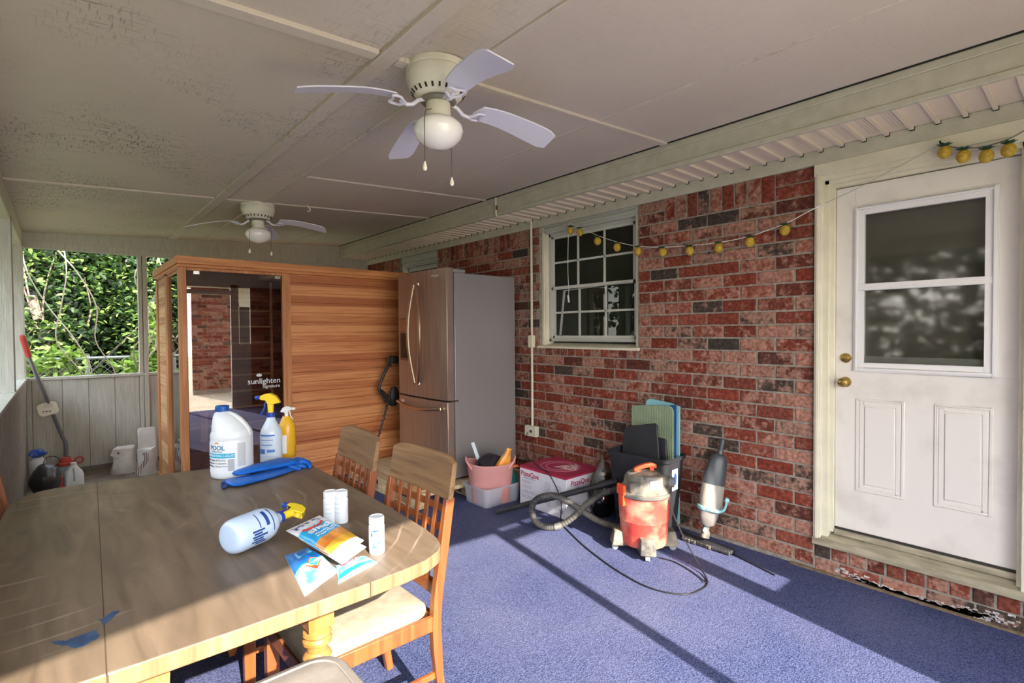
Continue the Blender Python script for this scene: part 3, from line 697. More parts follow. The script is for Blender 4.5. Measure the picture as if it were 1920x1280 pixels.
m_ = MB(); m_.box(1.617, 1.695, SY-.004, SY+.05, 0, 2.07); m_.box(1.650, 1.653, SY-.006, SY-.003, 0, 2.07); sp('door_post', m_, CEDV, bev=.003)
m_ = MB(); m_.box(.829, 1.617, SY, SY+.05, 2.045, 2.07); sp('door_rail', m_, CEDV, bev=.003)
m_ = MB(); m_.box(.829, 1.617, SY, SY+.05, 0, .06); sp('door_rail', m_, CEDV, bev=.003)
GLS = thin_glass('tinted_sauna_glass', '#dccfc5', .20, 0.0)
m_ = MB(); m_.box(.832, 1.614, SY+.006, SY+.014, .06, 2.043); gdoor = sp('glass_door', m_, GLS)
gl0 = Vector(sa.location)
CHR = mat('chrome', '#d6d6d4', .2, 1.0)
for hx in (.905, 1.578):
    m_ = MB(); m_.box(hx-.024-sa.location.x, hx+.024-sa.location.x, SY-.004-sa.location.y, SY+.02-sa.location.y, 2.012, 2.043); m_.build('door_hinge', CHR, gdoor, bev=.002)
WHT = mat('decal_white', '#f2f2f2', .5)
LW = lambda x, z: frame((x-sa.location.x, SY+.0045-sa.location.y, z), (1, 0, 0), (0, 0, 1))
text_mesh('maker_name', 'sunlighten', .072, WHT, gdoor, LW(1.445, 1.043))
text_mesh('model_name', 'Signature', .042, WHT, gdoor, LW(1.506, .992))
m_ = MB()
for a in (-62, -36, 0, 36, 62):
    L_ = .036 if abs(a) < 40 else .030; ca, sa_ = math.sin(R(a)), math.cos(R(a))
    c0 = Vector((1.40-sa.location.x, 0, 1.088)); tip = c0+Vector((ca*L_, 0, sa_*L_)); sd_ = Vector((sa_, 0, -ca))*.008; md = (c0+tip)/2
    yy = SY+.004-sa.location.y
    P = [c0, md+sd_, tip, md-sd_]
    va = [m_.bm.verts.new((p_.x, yy, p_.z)) for p_ in P]; m_._f(va)
m_.build('lotus_emblem', WHT, gdoor, smooth=0, solid=.0008)
# left side: frame posts, narrow window, boarded panel
m_ = MB(); m_.box(SX0, SX0+.05, SB-.11, SB, 0, 2.07); sp('corner_post', m_, CEDV, bev=.003)
m_ = MB(); m_.box(SX0, SX0+.05, 5.86, 5.98, 0, 2.07); sp('side_post', m_, CEDV, bev=.003)
m_ = MB()
for k in range(21): m_.box(SX0+.012, SX0+.035, 5.98, SB-.11, .03+.098*k, min(.03+.098*k+.0955, 2.07))
sp('side_planks', m_, CEDS, bev=.0015, seg=1)
m_ = MB(); m_.box(SX0+.012, SX0+.05, 5.262, 5.86, 0, .10); m_.box(SX0-.02, SX0+.05, 5.22, SB, 0, .035); sp('side_rail', m_, CEDV, bev=.003)
m_ = MB(); m_.box(SX0+.012, SX0+.05, 5.262, 5.86, 2.03, 2.07); sp('side_rail', m_, CEDV, bev=.003)
m_ = MB(); m_.box(SX0+.02, SX0+.027, 5.262, 5.86, .10, 2.03); sp('side_window', m_, thin_glass('sauna_side_glass', '#8c8c84', .72))
m_ = MB(); m_.box(SX0+.05, SX1, SB-.04, SB, 0, 2.07); m_.box(SX1-.03, SX1, SY+.04, SB, 0, 2.07); m_.box(SX0+.03, SX1, SY+.03, SB, .0, .06); m_.box(SX0, SX1, SY+.03, SB, 2.05, 2.07); sp('inner_walls', m_, CED, bev=0)
m_ = MB(); m_.box(SX0+.08, 3.2, 5.5, 6.5, .42, .47); m_.box(SX0+.1, 3.2, 5.52, 5.56, .06, .42); sp('bench', m_, CEDS, bev=.004)
m_ = MB()
for z_ in [.62+.155*i for i in range(8)]: m_.box(.84, 1.605, 5.47, 5.485, z_, z_+.016)
m_.box(.84, .86, 5.47, 5.50, .1, 2.0); m_.box(1.585, 1.605, 5.47, 5.50, .1, 2.0); m_.box(.955, 1.01, 5.42, 5.47, .5, 1.17); sp('backrest_slats', m_, mat('pale_slat_wood', '#f0dcbb', .5))

# ================================================================ PALLET, FRIDGE
PAL = wood('pallet_wood', '#a48d6b', '#c2ab86', '#d8c6a4', 'Y', .8, .85)
pl = thing('shipping_pallet', 'flat wooden shipping pallet with plywood deck under the fridge', 'pallet', (2.8, 4.4, 0))
PX0, PX1, PY0, PY1 = 2.22, 3.40, 3.76, 5.12
m_ = MB(); m_.box(PX0-2.8, PX1-2.8, PY0-4.4, PY1-4.4, .112, .13); m_.build('deck', PAL, pl, bev=.002)
for x in (PX0, 2.75, PX1-.09):
    m_ = MB(); m_.box(x-2.8, x+.09-2.8, PY0-4.4, PY1-4.4, .0, .016); m_.build('bottom_board', PAL, pl, bev=.002)
for y in (PY0, 4.36, PY1-.1):
    for x in (PX0, 2.75, PX1-.09):
        m_ = MB(); m_.box(x-2.8, x+.09-2.8, y-4.4, y+.1-4.4, .016, .095); m_.build('block', PAL, pl, bev=.002)
    m_ = MB(); m_.box(PX0-2.8, PX1-2.8, y-4.4, y+.1-4.4, .095, .112); m_.build('stringer_board', PAL, pl, bev=.002)
tag(MB().box(2.25, 2.62, 3.80, 3.98, .131, .142).build('plywood_scrap', wood('scrap_ply', '#c99a62', '#d9ae78', '#e6c592', 'Y'), bev=.001), 'tan scrap of plywood lying on the pallet corner', 'board')

STEEL = mat('brushed_steel', '#b8a598', .34, .7, col2='#a39083', scale=2, stretch=(1, 40, 1), bump=.03, bscale=200)
FSIDE = mat('fridge_side_grey', '#9a9696', .38, .35, bump=.06, bscale=500)
DGREY = mat('fridge_gasket', '#3a3734', .6); HND = mat('handle_steel', '#cbb9a6', .22, 1.0)
FZ = .13
fr = thing('refrigerator', 'tall stainless steel french door refrigerator with curved handles and door dispenser', 'refrigerator', (3.05, 4.3, FZ))
def fp(nm, mb, m, par=None, **k):
    if par: 
        o = mb.build(nm, m, par, **k); o.data.transform(Matrix.Translation(-Vector(fr.location))); return o
    return mb.build(nm, m, fr, world=True, **k)
FX, FY0, FY1 = 2.60, 3.865, 4.745
m_ = MB(); m_.box(2.705, 3.44, FY0+.015, FY1-.015, FZ+.02, 2.035); fp('cabinet', m_, FSIDE, bev=.006)
m_ = MB(); m_.box(2.688, 2.72, FY0+.03, FY1-.03, FZ+.03, 2.05); fp('door_gasket', m_, DGREY)
m_ = MB(); m_.box(2.66, 3.40, FY0+.05, FY1-.05, FZ-.0, FZ+.03); fp('base_grille', m_, DGREY)
def fdoor(nm, ya, yb, za, zb):
    # slightly bowed front
    N = 10; out = []
    for i in range(N+1):
        t_ = i/N; y = ya+(yb-ya)*t_; c0 = (FY0+FY1)/2; bow = .022*(1-((y-c0)/((FY1-FY0)/2))**2); out.append((FX+.012-bow, y))
    poly = out+[(2.685, yb), (2.685, ya)]
    m_ = MB(); m_.prism(poly, za, zb); return fp(nm, m_, STEEL, bev=.004)
dR = fdoor('fridge_door', FY0, 4.330, .872, 2.075); dL = fdoor('fridge_door', 4.336, FY1, .872, 2.075); dB = fdoor('freezer_drawer', FY0, FY1, FZ+.04, .858)
def bowed(ya, yb, z, n_=14):
    return None
for (par, yc, sg) in ((dR, 4.31, -1), (dL, 4.375, 1)):
    pts = []
    for i in range(17):
        t_ = i/16; z = 1.0+.95*t_; s = math.sin(PI*t_); pts.append((FX-.03-.035*s, yc+sg*((.10 if sg < 0 else .06)*s-.005), z))
    m_ = MB(); m_.tube(pts, .021, 8, flat=.6); m_.bar(pts[0], (FX+.0, yc, 1.0), .02, .02); m_.bar(pts[-1], (FX+.0, yc, 1.95), .02, .02); fp('door_handle', m_, HND, par)
pts = []
for i in range(17):
    t_ = i/16; y = FY0+.05+(FY1-FY0-.1)*t_; s = math.sin(PI*t_); pts.append((FX-.035-.035*s, y, .80-.03*s))
m_ = MB(); m_.tube(pts, .016, 8); m_.bar(pts[0], (FX+.01, pts[0][1], .80), .02, .02); m_.bar(pts[-1], (FX+.01, pts[-1][1], .80), .02, .02); fp('drawer_handle', m_, HND, dB)
m_ = MB(); m_.box(FX-.006, FX+.01, 4.50, 4.685, 1.21, 1.635); fp('dispenser', m_, mat('dispenser_trim', '#8f7a6a', .3, .8), dL, bev=.004)
m_ = MB(); m_.box(FX-.008, FX-.004, 4.515, 4.67, 1.235, 1.485); fp('dispenser_bay', m_, mat('dispenser_dark', '#18181a', .25), dL, bev=.002)
m_ = MB(); m_.box(FX-.008, FX-.004, 4.515, 4.67, 1.50, 1.62); fp('control_panel', m_, mat('dispenser_panel', '#a58469', .15, .6), dL, bev=.002)
for (ya, yb) in ((FY0+.01, FY0+.10), (FY1-.10, FY1-.01)):
    m_ = MB(); m_.box(2.66, 2.83, ya, yb, 2.036, 2.07); fp('hinge_cover', m_, mat('hinge_plastic', '#8e8a88', .5), bev=.012)
m_ = MB(); m_.box(2.66, 2.73, FY0-.002, FY0+.03, .858, .872); fp('hinge_bracket', m_, CHR)
text_mesh('maker_badge', 'Whirlpool', .030, mat('badge_white', '#e6e2dc', .4), fr, frame((FX-.008-3.05, 4.03-4.3, 2.01-FZ), (0, -1, 0), (0, 0, 1)))

# ================================================================ CEILING FANS
CREAM = mat('fan_cream', '#e4decf', .45, col2='#d8d2bf', scale=9); FWH = mat('fan_blade_white', '#dcdaea', .4); OPAL = mat('opal_glass', '#f3efea', .15, coat=.5); SLOT = mat('slot_dark', '#2a2420', .8)
def blade_poly(rin, rout):
    pts = []
    for i in range(7): a = PI/2+PI*i/6; pts.append((rin+.05+.05*math.cos(a), .052*math.sin(a)))
    L = [(rout-.03, -.066), (rout-.008, -.058), (rout, -.035), (rout, .035), (rout-.008, .058), (rout-.03, .066)]
    return pts+L
def make_fan(label, loc, offs, chains, sc_=1.0):
    t = thing('ceiling_fan', label, 'ceiling fan', loc, group='ceiling fans', rot=(0, 0, 0))
    m_ = MB(); m_.lathe([(0, 0), (.136, 0), (.137, -.02), (.134, -.024), (.137, -.028), (.139, -.034), (.136, -.06), (.122, -.10), (.095, -.128), (.088, -.132), (0, -.132)], 40); m_.build('housing', CREAM, t)
    m_ = MB()
    for k in range(24):
        a = 2*PI*k/24; Mx = Matrix.Rotation(a, 4, 'Z'); u = Vector((.1245, 0, -.1)); 
        m_.bar(Mx @ Vector((.1165, 0, -.1065)), Mx @ Vector((.1035, 0, -.121)), .008, .004, Mx @ Vector((1, 0, .9)))
    m_.build('vent_slots', SLOT, t, smooth=0)
    m_ = MB(); m_.lathe([(0, -.13), (.075, -.13), (.078, -.142), (.07, -.15), (0, -.15)], 32); m_.build('motor_flange', mat('motor_grey', '#8f8b80', .4, .6), t)
    m_ = MB(); m_.lathe([(0, -.148), (.052, -.148), (.053, -.20), (.056, -.212), (.05, -.216), (0, -.216)], 32); m_.build('switch_housing', CREAM, t)
    m_ = MB(); m_.lathe([(0, -.212), (.05, -.214), (.085, -.226), (.104, -.248), (.107, -.27), (.095, -.30), (.068, -.325), (.035, -.34), (0, -.345)], 40); m_.build('globe_shade', OPAL, t, smooth=60)
    for a in offs:
        Mx = Matrix.Rotation(R(a), 4, 'Z')
        br = MB()
        br.tube([Mx @ Vector(p) for p in ((.06, 0, -.142), (.09, 0, -.152), (.115, 0, -.175), (.14, 0, -.18), (.17, 0, -.168))], .0085, 8)
        for s in (-1, 1):
            br.tube([Mx @ Vector(p) for p in spline([(.14, 0, -.178), (.165, .026*s, -.176), (.175, .035*s, -.172), (.20, .036*s, -.170), (.208, .028*s, -.17)], 5)], .0055, 7)
        br.tube([Mx @ Vector(p) for p in spline([(.208, .03, -.17), (.20, .0, -.17), (.208, -.03, -.17)], 5)], .0055, 7)
        arm = br.build('blade_iron', FWH, t)
        poly = blade_poly(.165, .575); bm_ = MB(); n_ = len(poly)
        # curved, pitched blade
        def cv(x, y, z):
            droop = -.16+.02*math.sin(min(1, (x-.16)/.2)*PI/2)-.15*max(0, x-.19)-.14*max(0, x-.2)**2.0
            return Mx @ Vector((x, y, droop+z-math.tan(R(13))*y))
        NX = 12
        rings = []
        for i in range(NX+1):
            x = .165+.41*i/NX
            hw = .05*math.sqrt(max(.0004, 1-((.215-x)/.05)**2)) if x < .215 else .05+.017*min(1, (x-.215)/.28)
            if i == NX: hw -= .016
            if i == NX-1: hw -= .001
            rings.append([cv(x, -hw, 0), cv(x, hw, 0), cv(x, hw, .006), cv(x, -hw, .006)])
        bm_.loft(rings); bm_.build('blade', FWH, t, bev=.0015, smooth=40)
    for (ca, r_, ln) in chains:
        m_ = MB(); x, y = r_*math.cos(R(ca)), r_*math.sin(R(ca)); x0_, y0_ = .052*math.cos(R(ca)), .052*math.sin(R(ca))
        m_.tube([(x0_, y0_, -.19), (x*.9, y*.9, -.215), (x, y, -.24), (x, y, -ln)], .0018, 5)
        ch = m_.build('pull_chain', mat('bead_chain', '#6d6353', .4, .6), t)
        k = MB(); k.lathe([(0, .012), (.003, .01), (.009, -.01), (.0095, -.02), (.005, -.028), (0, -.029)], 14, c=(x, y, -ln)); k.build('chain_pull', mat('pull_cream', '#efe6d2', .4), ch)
    return t
make_fan('cream hugger ceiling fan with four drooping white blades, nearer and larger one', (1.25, 1.90, ceil_z(1.25)-.006), (78, 168, 258, 348), ((206, .112, .44), (26, .114, .445)))
make_fan('cream hugger ceiling fan above the sauna cabin, farther and smaller one', (1.345, 4.95, ceil_z(1.345)-.006), (150, -32, 62), ((216, .112, .42), (-38, .112, .425)))
# small white hook in the ceiling
m_ = MB(); m_.tube(spline([(1.73, 4.80, ceil_z(1.73)), (1.73, 4.80, 2.655), (1.742, 4.80, 2.64), (1.752, 4.80, 2.625), (1.742, 4.80, 2.608), (1.725, 4.80, 2.612)], 6), .0045, 7)
tag(m_.build('ceiling_hook', mat('hook_white', '#e8e2d2', .5)), 'small white screw hook in the ceiling batten near the far fan', 'hook')
#==PART4==
# ================================================================ TABLE
T = .81
def table_mat():
    m = bpy.data.materials.new('table_top_veneer'); m.use_nodes = True; t = m.node_tree; p = t.nodes['Principled BSDF']; p.inputs['Roughness'].default_value = .42
    tc = nd(t, 'ShaderNodeTexCoord'); mp = nd(t, 'ShaderNodeMapping'); mp.inputs['Scale'].default_value = (14, 2.2, 14); mp.inputs['Rotation'].default_value = (0, 0, R(4)); t.links.new(tc.outputs['Object'], mp.inputs[0])
    n = nd(t, 'ShaderNodeTexNoise'); n.inputs['Scale'].default_value = 1.1; n.inputs['Detail'].default_value = 7; n.inputs['Distortion'].default_value = 1.2; t.links.new(mp.outputs[0], n.inputs['Vector'])
    r = nd(t, 'ShaderNodeValToRGB'); e = r.color_ramp.elements; e[0].position = .28; e[0].color = lin('#5b4c3e'); e[1].position = .75; e[1].color = lin('#7f6c59'); x = e.new(.5); x.color = lin('#6d5c4b')
    t.links.new(n.outputs['Fac'], r.inputs[0])
    # wipe marks: pale arcs in the dust
    mp2 = nd(t, 'ShaderNodeMapping'); mp2.inputs['Location'].default_value = (.45, -.2, 0); t.links.new(tc.outputs['Object'], mp2.inputs[0])
    wv = nd(t, 'ShaderNodeTexWave', wave_type='RINGS', rings_direction='SPHERICAL'); wv.inputs['Scale'].default_value = 5; wv.inputs['Distortion'].default_value = 2.2; wv.inputs['Detail'].default_value = 3; wv.inputs['Detail Scale'].default_value = .7; t.links.new(mp2.outputs[0], wv.inputs['Vector'])
    a = nd(t, 'ShaderNodeMapRange'); a.inputs[1].default_value = .95; a.inputs[2].default_value = 1.0; a.inputs[4].default_value = .32; t.links.new(wv.outputs['Fac'], a.inputs[0])
    n4 = nd(t, 'ShaderNodeTexNoise'); n4.inputs['Scale'].default_value = 3; n4.inputs['Detail'].default_value = 4; t.links.new(tc.outputs['Object'], n4.inputs['Vector'])
    b4 = nd(t, 'ShaderNodeMapRange'); b4.inputs[1].default_value = .52; b4.inputs[2].default_value = .68; t.links.new(n4.outputs['Fac'], b4.inputs[0])
    mu = nd(t, 'ShaderNodeMath', operation='MULTIPLY'); t.links.new(a.outputs[0], mu.inputs[0]); t.links.new(b4.outputs[0], mu.inputs[1])
    mx = nd(t, 'ShaderNodeMixRGB'); mx.inputs[2].default_value = lin('#c9bba9'); t.links.new(mu.outputs[0], mx.inputs[0]); t.links.new(r.outputs[0], mx.inputs[1])
    t.links.new(mx.outputs[0], p.inputs['Base Color'])
    rg = nd(t, 'ShaderNodeMapRange'); rg.inputs[3].default_value = .34; rg.inputs[4].default_value = .6; t.links.new(n4.outputs['Fac'], rg.inputs[0]); t.links.new(rg.outputs[0], p.inputs['Roughness'])
    return m
TTOP = table_mat()
TEDGE = wood('table_edge', '#785a3d', '#8b6c4b', '#a0805b', 'Z', 1.4, .5)
LEGW = wood('maple_leg', '#96652f', '#ab7841', '#bd8c55', 'Z', .7, .35, coat=.2)
outl = [(-.183, 2.60), (-.181, 2.689), (-.175, 2.839), (-.158, 2.953), (-.128, 3.019), (-.079, 3.07), (-.017, 3.085), (.056, 3.078), (.252, 3.05), (.577, 2.985), (.768, 2.939), (.90, 2.895), (.948, 2.864), (.968, 2.82), (.973, 2.7), (.973, 2.4), (.970, 2.1), (.963, 1.8), (.957, 1.65), (.950, 1.543), (.936, 1.455), (.916, 1.404), (.884, 1.367), (.82, 1.335), (.74, 1.323), (.629, 1.318), (.494, 1.316), (.305, 1.316), (.046, 1.322), (-.08, 1.335), (-.145, 1.37), (-.175, 1.44), (-.182, 1.6)]
tb = thing('dining_table', 'large worn wooden dining table with rounded corners and turned legs', 'table', (.4, 2.2, 0))
m_ = MB(); m_.use(TTOP); n_ = len(outl)
ot = [(x-.4, y-2.2) for x, y in outl]
v0 = m_.verts([(x, y, T) for x, y in ot]); m_._f(v0)
m_.use(TEDGE); v1 = m_.verts([(x, y, T) for x, y in ot]); v2 = m_.verts([(x, y, T-.042) for x, y in ot])
for i in range(n_): m_._f([v1[i], v1[(i+1) % n_], v2[(i+1) % n_], v2[i]])
m_._f(v2[::-1]); m_.build('tabletop', None, tb, bev=.003, smooth=40)
SEAM = mat('seam_dark', '#4a3b2e', .8)
m_ = MB(); m_.bar((.058-.4, 1.317-2.2, T+.0002), (.117-.4, 3.072-2.2, T+.0002), .0025, .0012); m_.box(.057-.4, .060-.4, 1.3135-2.2, 1.3165-2.2, T-.042, T); m_.build('leaf_seam', SEAM, tb, smooth=0)
m_ = MB(); m_.box(.629-.4, .631-.4, 1.3155-2.2, 1.3195-2.2, T-.042, T); m_.build('edge_joint', SEAM, tb, smooth=0)
# spilled blue paint
def blot(pts, jag, sd):
    random.seed(sd); out = []
    P = pts+[pts[0]]
    for a, b2 in zip(P, P[1:]):
        for k in range(7):
            t_ = k/7; out.append((a[0]+(b2[0]-a[0])*t_+random.uniform(-jag, jag), a[1]+(b2[1]-a[1])*t_+random.uniform(-jag, jag)))
    return out
PAINT = mat('blue_paint', '#243a5c', .5, col2='#3b5577', scale=40)
for pts, sd in (([(.058, 1.585), (.072, 1.592), (.088, 1.612), (.098, 1.603), (.082, 1.572), (.066, 1.552)], 1), ([(.053, 1.535), (.02, 1.533), (.0, 1.528), (-.028, 1.541), (-.02, 1.522), (.0, 1.50), (.01, 1.478), (.03, 1.474), (.053, 1.495)], 2)):
    m_ = MB(); m_.prism([(x-.4, y-2.2) for x, y in blot(pts, .003, sd)], T+.0003, T+.0009); m_.build('paint_spill', PAINT, tb, smooth=0)
m_ = MB(); m_.box(.05-.4, .05+.72-.4, 1.47-2.2, 1.49-2.2, T-.12, T-.042); m_.box(.05-.4, .77-.4, 2.78-2.2, 2.80-2.2, T-.12, T-.042); m_.box(.02-.4, .04-.4, 1.49-2.2, 2.78-2.2, T-.12, T-.042); m_.box(.78-.4, .80-.4, 1.6-2.2, 2.78-2.2, T-.12, T-.042); m_.build('apron', TEDGE, tb)
for (lx, ly) in ((.525, 1.435), (.135, 1.40), (.74, 2.74), (.06, 2.74)):
    m_ = MB(); a, b2 = lx-.4, ly-2.2
    m_.hexa([(a-.034, b2-.034, .685), (a+.034, b2-.034, .685), (a+.034, b2+.034, .685), (a-.034, b2+.034, .685), (a-.037, b2-.037, T-.043), (a+.037, b2-.037, T-.043), (a+.037, b2+.037, T-.043), (a-.037, b2+.037, T-.043)])
    m_.lathe([(0, .69), (.028, .69), (.026, .678), (.037, .670), (.039, .662), (.033, .655), (.039, .647), (.039, .639), (.030, .633), (.028, .615), (.034, .608), (.039, .599), (.034, .590), (.032, .585), (.042, .565), (.046, .54), (.044, .50), (.035, .43), (.028, .40), (.026, .39), (.033, .385), (.033, .372), (.026, .366), (.030, .33), (.034, .25), (.030, .14), (.024, .1), (.03, .09), (.03, .07), (.022, .06), (.026, .03), (.024, 0), (0, 0)], 28, c=(a, b2, 0))
    m_.build('leg', LEGW, tb)

# ================================================================ CHAIRS
CHW = wood('chair_wood', '#743f22', '#8a4d28', '#a06030', 'Z', .8, .35, coat=.25)
CHB = wood('chair_worn_wood', '#654732', '#80603f', '#97724f', 'Y', .8, .6)
FAB = mat('cream_seat_fabric', '#9c917d', .95, col2='#8d826d', scale=25, bump=.15, bscale=300)
chair0 = None
def make_chair(label, loc, rz, group):
    """back at +x, seat front at -x"""
    t = thing('dining_chair', label, 'chair', loc, rz, group)
    pr = lambda z: .235+(.0 if z < .45 else (z-.45)*.17)+(0 if z > .45 else (.45-z)**2*.2)
    for s in (-1, 1):
        m_ = MB(); rings = []
        for z in (0, .1, .2, .3, .4, .5, .6, .7, .8, .86):
            x = pr(z); w_2 = .016 if z < .75 else .014; d_2 = .019 if z > .2 else .016
            rings.append([(x-d_2, s*.232-w_2, z), (x+d_2, s*.232-w_2, z), (x+d_2, s*.232+w_2, z), (x-d_2, s*.232+w_2, z)])
        m_.loft(rings); m_.build('rear_leg', CHW, t, bev=.003)
    for s in (-1, 1):
        m_ = MB(); rings = []
        for z, k in ((0, .013), (.03, .019), (.05, .02), (.25, .022), (.43, .023)):
            rings.append([(-.225-k, s*.205-k, z), (-.225+k, s*.205-k, z), (-.225+k, s*.205+k, z), (-.225-k, s*.205+k, z)])
        m_.loft(rings); m_.build('leg', CHW, t, bev=.003)
    for s in (-1, 1):
        m_ = MB(); m_.bar((-.22, s*.205, .20), (.235, s*.225, .20), .018, .024); m_.build('stretcher', CHW, t, bev=.003)
    m_ = MB(); m_.bar((.0, -.212, .20), (.0, .212, .20), .02, .024); m_.build('stretcher', CHW, t, bev=.003)
    m_ = MB()
    P = [(-.245, .225), (-.225, .23), (.235, .225)]
    m_.bar((-.24, -.205, .405), (-.24, .205, .405), .022, .055); m_.bar((.235, -.22, .405), (.235, .22, .405), .022, .055)
    for s in (-1, 1): m_.bar((-.23, s*.218, .405), (.235, s*.232, .405), .022, .055)
    m_.build('seat_frame', CHW, t, bev=.003)
    # cushion
    m_ = MB(); out = []
    base = rrect(.47, .45, .05, 6, -.01, 0)
    for (k, z) in ((.985, .43), (1.0, .44), (1.0, .452), (.985, .462), (.94, .469), (.6, .474), (.2, .476)):
        out.append([(x*k, y*k*(1.0 if x < .1 else .97), z) for x, y in base])
    m_.loft(out); m_.build('seat_cushion', FAB, t, smooth=50)
    # back: curved top rail, lower rail, vertical slats with thin cross slats behind
    def bx(y, z, o=0): return pr(z)+o+.010*(1-(y/.245)**2)
    m_ = MB(); rings = []
    for i in range(13):
        y = -.248+.496*i/12; zt = 1.015-.012*abs(y/.248)**6*2; zb = .852
        rings.append([(bx(y, zb, -.012), y, zb), (bx(y, zb, .012), y, zb), (bx(y, zt, .011), y, zt), (bx(y, zt, -.011), y, zt)])
    m_.loft(rings); m_.build('top_rail', CHB, t, bev=.006, seg=3)
    m_ = MB(); rings = []
    for i in range(13):
        y = -.22+.44*i/12; rings.append([(bx(y, .50, -.011), y, .50), (bx(y, .50, .011), y, .50), (bx(y, .545, .011), y, .545), (bx(y, .545, -.011), y, .545)])
    m_.loft(rings); m_.build('lower_rail', CHW, t, bev=.003)
    for i in range(5):
        y = -.148+.074*i; m_ = MB(); rings = []
        for z in (.54, .64, .74, .86): rings.append([(bx(y, z, -.010), y-.013, z), (bx(y, z, -.001), y-.013, z), (bx(y, z, -.001), y+.013, z), (bx(y, z, -.010), y+.013, z)])
        m_.loft(rings); m_.build('slat', CHW, t, bev=.0015)
    for z in (.60, .67, .74, .81):
        m_ = MB(); rings = []
        for i in range(9):
            y = -.22+.44*i/8; rings.append([(bx(y, z, -.002), y, z-.014), (bx(y, z, .006), y, z-.014), (bx(y, z, .006), y, z+.014), (bx(y, z, -.002), y, z+.014)])
        m_.loft(rings); m_.build('cross_slat', CHW, t, bev=.0015)
    return t
GC = 'lattice back dining chairs around the table'
chair0 = make_chair('orange-brown lattice back chair tucked at the table corner, its cream seat in the sun', (.805, 1.855, 0), R(1), GC); chair0.scale = (1, .93, 1)
dup(chair0, (.79, 2.45, 0), R(-3), 'dark brown lattice back chair nearer the sauna, behind the sunlit cream chair', GC, (1, .93, 1))
dup(chair0, (.07, 3.09, 0), R(180), 'red-brown chair at the left end of the table, only its back edge in view', GC)
# stool
t = thing('stool', 'grey-brown stool with a worn padded suede seat, cut off by the bottom of the picture', 'stool', (.34, 1.15, 0), R(0))
SUE = mat('grey_suede', '#6e665d', .95, col2='#878079', scale=7, bump=.1, bscale=200)
m_ = MB(); base = rrect(.41, .41, .07, 8)
m_.loft([[(x*k, y*k, z) for x, y in base] for k, z in ((.97, .605), (1, .612), (1.005, .63), (.99, .643), (.95, .651), (.6, .656), (.1, .657))]); seat = m_.build('seat_pad', SUE, t, smooth=50)
m_ = MB(); m_.tube([(x*.86, y*.86, .6535) for x, y in base]+[(base[0][0]*.86, base[0][1]*.86, .6535)], .0028, 5, caps=False); m_.build('seam', SUE, seat)
m_ = MB(); m_.prism(rrect(.36, .36, .03), .55, .606); m_.build('seat_frame', CHW, t, bev=.003)
for sx in (-1, 1):
    for sy in (-1, 1):
        m_ = MB(); m_.bar((sx*.15, sy*.15, .56), (sx*.17, sy*.17, 0), .035, .035, (0, 1, 0)); m_.build('leg', CHW, t, bev=.003)

# ================================================================ BOTTLES AND BAGS ON THE TABLE
WPL = mat('white_plastic', '#d8dee3', .35); CAPB = mat('blue_cap', '#1450a0', .4); TEAL = mat('label_teal', '#17a6c8', .5); INK = mat('label_ink', '#3a3f47', .6); LABW = mat('label_white', '#e2e5e8', .5); GREYL = mat('label_grey', '#a9afb4', .6)
NAVY = mat('print_navy', '#1a3f80', .5)
def on_cyl(r, a0, z0, sy=1.0, off=.0006):
    """text x runs round the cylinder (ccw seen from outside-right), y up; a0 = facing angle"""
    def f(x, y, z):
        a = a0 + x/r; rr = r+off+z
        return (rr*math.cos(a), rr*math.sin(a)*sy, z0+y)
    return f
def band(mb, r, a0, a1, z0, z1, n=16, sy=1.0, off=.0005, th=.0004):
    A = [a0+(a1-a0)*i/n for i in range(n+1)]
    rings = []
    for a in A:
        c_, s_ = math.cos(a), math.sin(a)*sy
        rings.append([((r+off)*c_, (r+off)*s_, z0), ((r+off+th)*c_, (r+off+th)*s_, z0), ((r+off+th)*c_, (r+off+th)*s_, z1), ((r+off)*c_, (r+off)*s_, z1)])
    mb.loft(rings)
# jug: local frame, handle towards +x, rotated so that +x is picture right
JR = .092
j = thing('bleach_jug', 'white gallon jug of pool liquid with blue cap and teal striped label', 'jug', (.618, 2.774, T), R(-41))
m_ = MB(); prof = [(0, 0), (.080, 0), (.090, .006), (.0925, .02), (.0925, .178), (.0905, .182), (.0925, .187), (.0915, .205), (.086, .222)]
m_.lathe(prof, 40)
# shoulder leans to the cap on the left
sh = [(.086, .222, 0), (.078, .245, -.008), (.066, .268, -.018), (.052, .29, -.03), (.037, .303, -.040), (.027, .308, -.044), (.026, .316, -.044)]
m_.loft([[(cx+r*math.cos(2*PI*k/40), r*math.sin(2*PI*k/40)*(.98), z) for k in range(40)] for r, z, cx in sh]); m_.build('bottle_body', WPL, j, smooth=60)
m_ = MB(); m_.tube(spline([(-.028, 0, .298), (.0, 0, .293), (.035, 0, .272), (.062, 0, .243), (.078, 0, .215), (.080, 0, .195)], 6), [.017]*31, 12, flat=.9); m_.build('handle', WPL, j, smooth=60)
m_ = MB(); m_.lathe([(0, .312), (.030, .312), (.0305, .316), (.0305, .334), (.028, .338), (0, .338)], 36, c=(-.044, 0, 0)); m_.build('cap', CAPB, j)
aF = R(-90)   # facing the viewer (local -y)
m_ = MB(); band(m_, JR+.0006, aF-1.05, aF+.62, .030, .172); lb = m_.build('label', LABW, j, smooth=60)
m_ = MB(); band(m_, JR+.0012, aF-1.05, aF+.62, .103, .125); m_.build('label_stripe', TEAL, lb, smooth=60)
text_mesh('label_title', 'POOL', .030, mat('print_teal', '#1c6d8c', .5), lb, None, wrap=on_cyl(JR+.0012, aF-.26, .150), bold=.0006)
